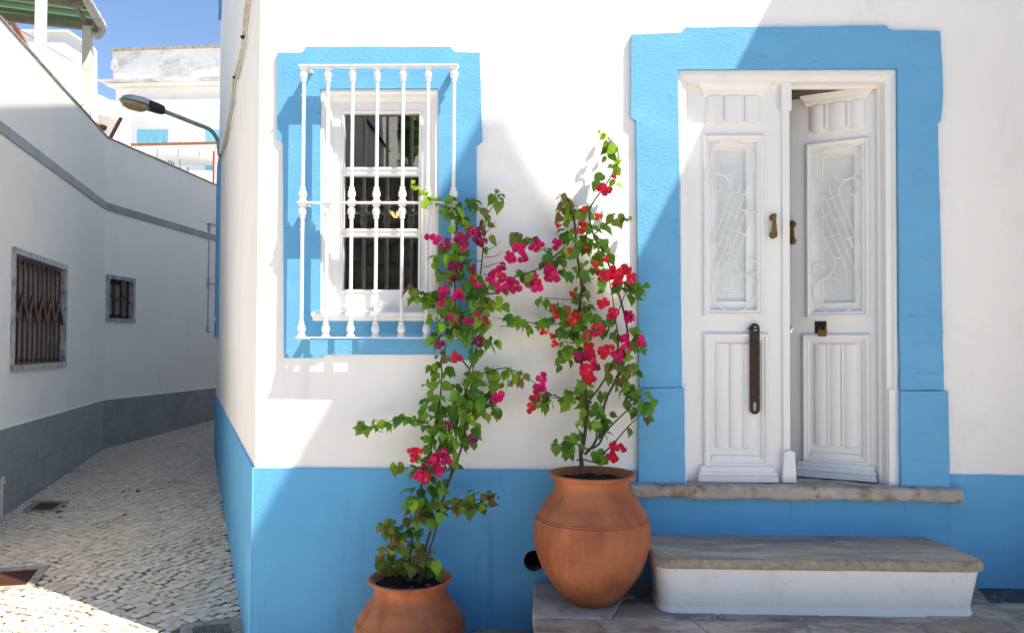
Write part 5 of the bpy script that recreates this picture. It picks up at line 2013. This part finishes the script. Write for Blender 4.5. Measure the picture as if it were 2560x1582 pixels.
clL += [(1240, 572, 14, 12, 6, 'o'), (1265, 590, 10, 16, 3, 'g'), (1300, 608, 14, 12, 4, 'g'), (1308, 632, 16, 12, 6, 'g'), (1262, 655, 18, 8, 4, 'd'), (1250, 672, 10, 10, 2, 'd'), (1205, 700, 14, 8, 3, 'd')]
plant('wide straggling bougainvillea with magenta bracts climbing from the lower pot over the window grille', (potL_c[0], potL_c[1], potL_c[2] + .59 * scL), offL, stemsL, twigsL, clL, flL)

stemsR = [
    (.010, .005, [(1389, 1135), (1390, 1105), (1388, 1085), (1396, 1050), (1401, 1000), (1402, 960), (1396, 900), (1384, 840), (1376, 790), (1384, 740), (1390, 690), (1384, 640), (1376, 590), (1374, 540), (1364, 495), (1352, 468)]),
    (.0065, .0022, [(1398, 1085), (1420, 1060), (1438, 1010), (1446, 960), (1470, 910), (1490, 860), (1500, 810), (1494, 760), (1478, 700), (1462, 650), (1440, 600), (1418, 560), (1408, 510), (1420, 480), (1442, 450), (1464, 415), (1477, 380), (1472, 350), (1452, 328), (1438, 322)]),
    (.006, .002, [(1402, 1075), (1430, 1062), (1448, 1030), (1478, 1000), (1512, 965), (1532, 930)]),
    (.004, .0015, [(1440, 1085), (1470, 1055), (1500, 1020), (1530, 990), (1548, 960)]),
    (.005, .002, [(1405, 960), (1436, 920), (1462, 870), (1478, 820), (1470, 760), (1462, 700), (1450, 640)]),
    (.0035, .0014, [(1384, 760), (1345, 770), (1300, 778), (1255, 768), (1218, 764)]),
    (.0035, .0014, [(1398, 955), (1360, 950), (1320, 950), (1285, 946)]),
    (.003, .0012, [(1410, 1075), (1380, 1062), (1345, 1060), (1325, 1065)]),
    (.003, .0012, [(1420, 560), (1450, 535), (1480, 522), (1502, 522)]),
    (.003, .0012, [(1480, 740), (1496, 700), (1520, 690), (1540, 688)]),
    (.003, .0012, [(1500, 830), (1520, 800), (1535, 790)]),
    (.0025, .0012, [(1388, 700), (1365, 715), (1340, 715), (1300, 712), (1285, 722)]),
    (.004, .0025, [(1378, 1100), (1390, 1096), (1420, 1104), (1450, 1100)]),
    (.007, .004, [(1386, 1130), (1387, 1100), (1384, 1068)]),
]
twigsR = [[(1470, 650), (1490, 645), (1506, 638)], [(1468, 655), (1486, 662), (1495, 655)], [(1392, 1040), (1378, 1020), (1372, 1005)], [(1370, 820), (1350, 815), (1340, 800)], [(1480, 640), (1500, 630), (1510, 640)],
          [(1442, 620), (1460, 612), (1478, 612)], [(1395, 660), (1410, 668), (1420, 664)], [(1348, 650), (1340, 668), (1333, 672)]]
clR = [(1437, 323, 8, 5, 3, 'y'), (1448, 333, 10, 8, 4, 'y'), (1455, 350, 12, 10, 4, 'l'), (1470, 362, 8, 10, 3, 'l'), (1448, 370, 8, 12, 3, 'd'), (1478, 388, 8, 10, 2, 'l'), (1470, 405, 8, 8, 3, 'l'), (1440, 420, 10, 12, 3, 'd'),
       (1470, 440, 8, 8, 2, 'd'), (1420, 448, 8, 10, 3, 'd'),
       (1352, 475, 14, 14, 7, 'o'), (1366, 500, 18, 20, 9, 'o'), (1382, 520, 16, 16, 6, 'l'), (1350, 525, 14, 16, 5, 'o'), (1410, 515, 14, 10, 4, 'g'), (1365, 560, 22, 20, 9, 'g'), (1408, 545, 20, 14, 5, 'd'),
       (1470, 525, 14, 12, 5, 'o'), (1496, 524, 10, 8, 4, 'b'), (1430, 545, 14, 14, 3, 'g'), (1408, 580, 28, 20, 12, 'g'), (1440, 585, 20, 20, 8, 'g'), (1385, 600, 20, 20, 9, 'd'), (1345, 610, 22, 16, 9, 'l'),
       (1335, 640, 24, 14, 8, 'd'), (1410, 635, 22, 16, 7, 'g'), (1440, 620, 20, 18, 7, 'g'), (1448, 650, 12, 12, 4, 'd'), (1395, 660, 18, 16, 5, 'd'), (1365, 655, 14, 12, 3, 'd'),
       (1435, 682, 12, 10, 2, 'd'), (1385, 700, 16, 22, 12, 'o'), (1392, 735, 18, 22, 10, 'o'), (1500, 690, 16, 12, 5, 'd'), (1525, 690, 14, 12, 6, 'd'), (1515, 712, 12, 10, 2, 'd'), (1470, 690, 10, 14, 3, 'd'),
       (1300, 718, 18, 8, 5, 'g'), (1325, 735, 12, 10, 3, 'g'), (1350, 740, 14, 10, 4, 'd'), (1222, 765, 12, 8, 5, 'd'), (1250, 772, 16, 10, 5, 'g'), (1270, 785, 12, 10, 4, 'g'), (1300, 776, 18, 10, 6, 'd'), (1340, 770, 16, 12, 6, 'd'),
       (1380, 775, 22, 18, 10, 'd'), (1415, 760, 26, 16, 10, 'g'), (1445, 775, 22, 14, 7, 'd'), (1385, 805, 30, 18, 13, 'd'), (1345, 810, 16, 18, 7, 'g'), (1430, 800, 28, 14, 8, 'd'), (1475, 800, 20, 16, 6, 'd'), (1515, 800, 18, 12, 6, 'o'),
       (1530, 830, 14, 18, 7, 'g'), (1355, 850, 22, 18, 11, 'g'), (1340, 870, 12, 10, 3, 'd'), (1500, 845, 20, 16, 7, 'l'), (1400, 840, 16, 20, 5, 'd'), (1480, 880, 26, 16, 9, 'o'), (1510, 890, 20, 16, 7, 'd'), (1455, 905, 20, 14, 4, 'o'),
       (1395, 930, 22, 16, 8, 'g'), (1435, 945, 14, 14, 3, 'g'), (1365, 950, 24, 18, 9, 'g'), (1330, 960, 20, 16, 7, 'o'), (1300, 955, 18, 18, 6, 'g'), (1285, 960, 10, 16, 3, 'g'), (1398, 975, 26, 16, 8, 'g'), (1430, 975, 16, 12, 3, 'g'),
       (1490, 930, 22, 18, 8, 'd'), (1525, 945, 24, 20, 11, 'd'), (1510, 975, 22, 16, 6, 'd'), (1548, 965, 14, 22, 5, 'd'), (1540, 1010, 6, 8, 2, 'o'), (1420, 1005, 20, 16, 6, 'd'), (1445, 1010, 20, 18, 5, 'd'), (1398, 1010, 12, 12, 4, 'g'),
       (1435, 1040, 16, 10, 3, 'd'), (1510, 1040, 10, 14, 1, 'g'), (1340, 1062, 20, 12, 6, 'd'), (1365, 1072, 22, 14, 7, 'g'), (1385, 1045, 12, 10, 3, 'l'), (1355, 1085, 12, 8, 3, 'd'), (1420, 1088, 16, 8, 3, 'd'), (1440, 1100, 14, 6, 3, 'g')]
flR = c7([(660, 680, O_), (675, 690, O_), (770, 728, O_), (655, 780, O_), (668, 792, O_), (620, 838, O_), (655, 842, O_), (470, 803, O_), (690, 980, O_), (745, 1085, O_), (760, 1105, O_), (822, 1050, O_), (578, 1310, O_), (430, 1425, O_),
          (465, 1480, O_), (890, 428, O_), (865, 530, O_), (800, 520, P_), (820, 535, P_), (600, 1475, O_), (545, 1440, O_), (850, 1160, P_), (830, 1175, P_), (900, 1190, P_), (880, 1150, P_), (930, 1170, P_), (970, 1140, P_), (985, 1130, P_),
          (1010, 1190, P_), (1030, 1215, P_), (920, 1230, P_), (895, 1235, P_), (795, 1180, P_), (805, 1390, P_), (820, 1380, P_), (870, 1465, P_), (990, 1480, M_), (1010, 1490, M_), (565, 990, O_)])
flR += c7([(455, 25, O_), (420, 185, O_), (360, 150, O_), (445, 240, O_), (555, 60, O_), (600, 40, O_), (590, 80, O_), (655, 20, O_), (770, 120, P_), (755, 145, P_), (790, 130, P_), (690, 170, P_), (680, 185, O_), (885, 10, P_), (700, 260, P_), (690, 290, P_),
           (740, 310, P_), (800, 290, P_), (815, 310, P_), (850, 275, P_), (910, 320, M_), (930, 340, M_), (970, 290, M_), (955, 310, M_), (700, 330, P_), (715, 345, P_), (625, 320, D_), (640, 350, D_), (670, 440, P_), (690, 425, P_), (740, 400, P_), (755, 415, D_),
           (700, 495, P_), (715, 510, P_), (985, 30, M_), (1010, 50, M_), (975, 195, M_), (985, 210, M_), (1090, 225, M_), (875, 1005, P_), (895, 1010, P_), (945, 1020, P_), (880, 1085, P_), (900, 1095, P_)], 1240, 780)
plant('upright bougainvillea with orange and red bracts in the large jar beside the door', (potR_c[0], potR_c[1], cR.z - .02), offR, stemsR, twigsR, clR, flR)


# loose petals
def petal(p, k_, lab, s=.034, group=None):
    e = Euler((R(.5) + 1.4, R(.4), R(3)))
    o = inst('fallen_petal', PET[k_], Matrix.Translation(p) @ e.to_matrix().to_4x4() @ Matrix.Diagonal((s, s, s, 1)))
    tag(o, lab, 'petal', group)


for px, py, k_, lab in ((290, 1233, 'magenta', 'deep magenta petal on the cobbles, the nearer of two'), (336, 1174, 'dullmag', 'pale purple petal on the cobbles, the farther of two')):
    petal(gpt(px, py) + V((0, 0, .012)), k_, lab, .05)
q = W(1013, 567, .12)
o = inst('stray_petal', PET['magenta'], Matrix.Translation(FA.p(q[0], q[1], .12)) @ Matrix.Diagonal((.036, .036, .036, 1)))
tag(o, 'single round magenta bract in front of the window bars', 'petal')
for dx, dy, k_, lab in ((-.06, -.10, 'magenta', 'purple petal lying left on the soil of the lower pot'), (.03, -.105, 'dullmag', 'dull pink petal lying in the middle of the soil in the lower pot'), (.10, -.05, 'magenta', 'purple petal on the soil at the right rim of the lower pot')):
    petal(V((potL_c[0] + dx, potL_c[1] + dy, potL_c[2] + .607 * scL)), k_, lab, .032)

# dry leaf litter on the lane and round the jars
lit = MB()
for _ in range(170):
    if _ < 130:
        px, py = random.uniform(20, 560), random.uniform(1080, 1500)
        c = gpt(px, py)
        if (c - L0).dot(LW1.n) < .03 or (c.y > 0 and (c - Fc).dot(SW.n) < .03):
            continue
        c.z += .004
    else:
        xx, yy = random.uniform(xp0 + .02, 1.9), random.uniform(-.66, -.03)
        if xl - .02 < xx < xr and yy > yf - .01:
            continue
        c = V((xx, yy, pz(xx) + .005))
    s_ = random.uniform(.004, .011)
    mt = Matrix.Translation(c) @ Euler((1.5 + R(.4), R(.4), R(3.1))).to_matrix().to_4x4() @ Matrix.Diagonal((s_, s_, s_, 1))
    lit.add([mt @ q for q in LEAVES[1].v[:17]], [f for f in LEAVES[1].f if max(f) < 17])
tag(lit.build('leaf_litter', M['bark'], recalc=False), kind='stuff')
# weeds in the joints
for px, py, lab, n in ((292, 1175, 'small weed in the cobbles beside the pale petal', 9), (12, 1252, 'green weed at the foot of the rusty standpipe', 14), (142, 1236, 'weed along the edge of the square drain lid', 12),
                       (570, 1536 - 30, 'weed beside the blue corner near the studded lid', 8), (240, 1366, 'tiny weed in the middle of the lane', 6), (92, 1402, 'weed in the joints just right of the drain grate', 6), (532, 1347, 'weed near the blue side wall', 7), (45, 1515, 'yellowish weed in the sunlit cobbles', 9)):
    c = gpt(px, py)
    mb = MB()
    for _ in range(n):
        a = random.uniform(0, 6.28)
        h = random.uniform(.012, .03)
        b = c + V((R(.03), R(.012), -.004))
        tip = b + V((math.cos(a) * .02, math.sin(a) * .02, h))
        w_ = V((-math.sin(a), math.cos(a), 0)) * .005
        mb.add([b - w_, b + w_, tip], [(0, 1, 2)])
    tag(mb.build('weed', M['green' if 'yellow' not in lab else 'lime'], origin=c, recalc=False), lab, 'weed')

# ================================================================== ACROSS THE STREET (shade and reflections)
nb = thing('shade_casting_house', (2.7, -2, 0), 'tall white house added outside the picture, shaped to shade the facade', 'house')  # unseen house added to cast the diagonal shade


def edge_pt(px, py):
    x, z = W(px, py)
    d = (2.64 - x) / 1.7
    return (-d, z + 3 * d)


e1, e2, e3 = edge_pt(1840, 0), edge_pt(1528, 600), edge_pt(1446, 752)
e4, e5, e6 = edge_pt(1345, 600), edge_pt(1245, 440), edge_pt(1160, 268)
e7, e8 = edge_pt(780, 975), edge_pt(600, 1288)
print('SHADE', e1, e2, e3, e4, e5, e6, e7, e8)
prof = [(0.30, -0.5), (0.30, 6.0), (0.0, e1[1] + .15), e1, e2, (e3[0], e3[1] - .02), (-2.55, e3[1] - .2), (-2.26, 5.0), (-0.80, .62), (-.80, -.5)]  # underside sloped so sun passes below and lights the unseen ground
MB().prism([(2.64, y, z) for y, z in prof], (5, 0, 0)).build('wall', M['plaster'], nb)
prof = [(e3[0] + .05, e3[1] - .25), e3, e4, e5, e6, e7, e8, (-2.6, e8[1] - .03), (-2.6, e3[1] - .2)]  # thin wall cut to the outline of the cast shade
MB().prism([(2.63, y, z) for y, z in prof], (.12, 0, 0)).build('shade_gable', M['plaster'], nb)
ow = thing('rubble_wall', (-1, -9, 0), 'old rubble stone wall across the street, reflected in the window', 'wall')
MB().box(-9, 2.5, -9.4, -9.0, -.3, 4.5).build('core', M['mortar'], ow)
st_ = MB()
for r_ in range(13):
    x = -6 + R(.3)
    z = -.1 + r_ * .345
    while x < 2.3:
        w_ = random.uniform(.3, .75)
        vs = []
        for a_ in range(8):
            th_ = a_ * math.pi / 4 + .39
            vs.append((x + w_ / 2 + (w_ / 2 - .012) * max(-1, min(1, 1.25 * math.cos(th_))) + R(.012), 0, z + .17 + .158 * max(-1, min(1, 1.25 * math.sin(th_))) + R(.012)))
        fr_ = [(a_, -8.96 + R(.015), c_) for a_, b_, c_ in vs]
        bk_ = [(a_, -9.01, c_) for a_, b_, c_ in vs]
        st_.add(fr_ + bk_, [tuple(range(8))] + [(i, (i + 1) % 8, 8 + (i + 1) % 8, 8 + i) for i in range(8)])
        x += w_
st_.build('stones', M['stone_wall'], ow)
oh = thing('opposite_house', (-5, -10, 0), 'white house behind the rubble wall, reflected in the window', 'house')
MB().prism([(-9, -10, -.3), (-2.72, -10, -.3), (-2.72, -10, 5.25), (-2.85, -10, 7.5), (-9, -10, 8)], (0, -6, 0)).build('wall', M['plaster'], oh)
MB().bar((-2.6, -9.96, 5.2), (-3.5, -9.96, 6.4), .05, .05).build('gutter', M['black'], oh)
tt = thing('garden_tree', (-2.0, -12.5, 0), 'leafy tree behind the rubble wall, reflected in the window', 'tree')
MB().tube([(-2.1, -12.5, -.3), (-2.15, -12.5, 2.2), (-2.2, -12.4, 5.0)], [.16, .13, .07], 9).build('trunk', M['bark_tree'], tt)
cr = MB()
for _ in range(1800):
    u = V((random.gauss(0, 1), random.gauss(0, 1), random.gauss(0, 1))).normalized() * random.random() ** .4
    p = V((-2.85 + u.x * .7, -12.4 + u.y * .9, 5.6 + u.z * 1.3))
    if mnoise.noise(p * 1.4) < -.1:
        continue
    lfm = leaf_mtx(p, .2)
    cr.add([lfm @ q for q in LEAVES[0].v[:17]], [f for f in LEAVES[0].f if max(f) < 17])
tag(cr.build('crown', M['deep'], tt, recalc=False))

# lit pendant lamp inside the window
lp = thing('pendant_lamp', FA.p(*W(945, 517, -.9), -.9), 'small lit pendant lamp with warm petals inside the window', 'lamp')
pc = FA.p(*W(945, 520, -.9), -.9)
mb = MB()
for k in range(6):
    a = k * math.pi / 3
    o_ = V((math.cos(a), math.sin(a), 0))
    mb.bar(pc + o_ * .008, pc + o_ * .038 + V((0, 0, .035)), .010, .004)
mb.build('petals', M['lamp_lit'], lp)
MB().tube([pc, pc + V((0, 0, 1.0))], .005, 6).build('cord', M['black'], lp)
print('cobbles', len(ps), 'tiles', len(tiles))
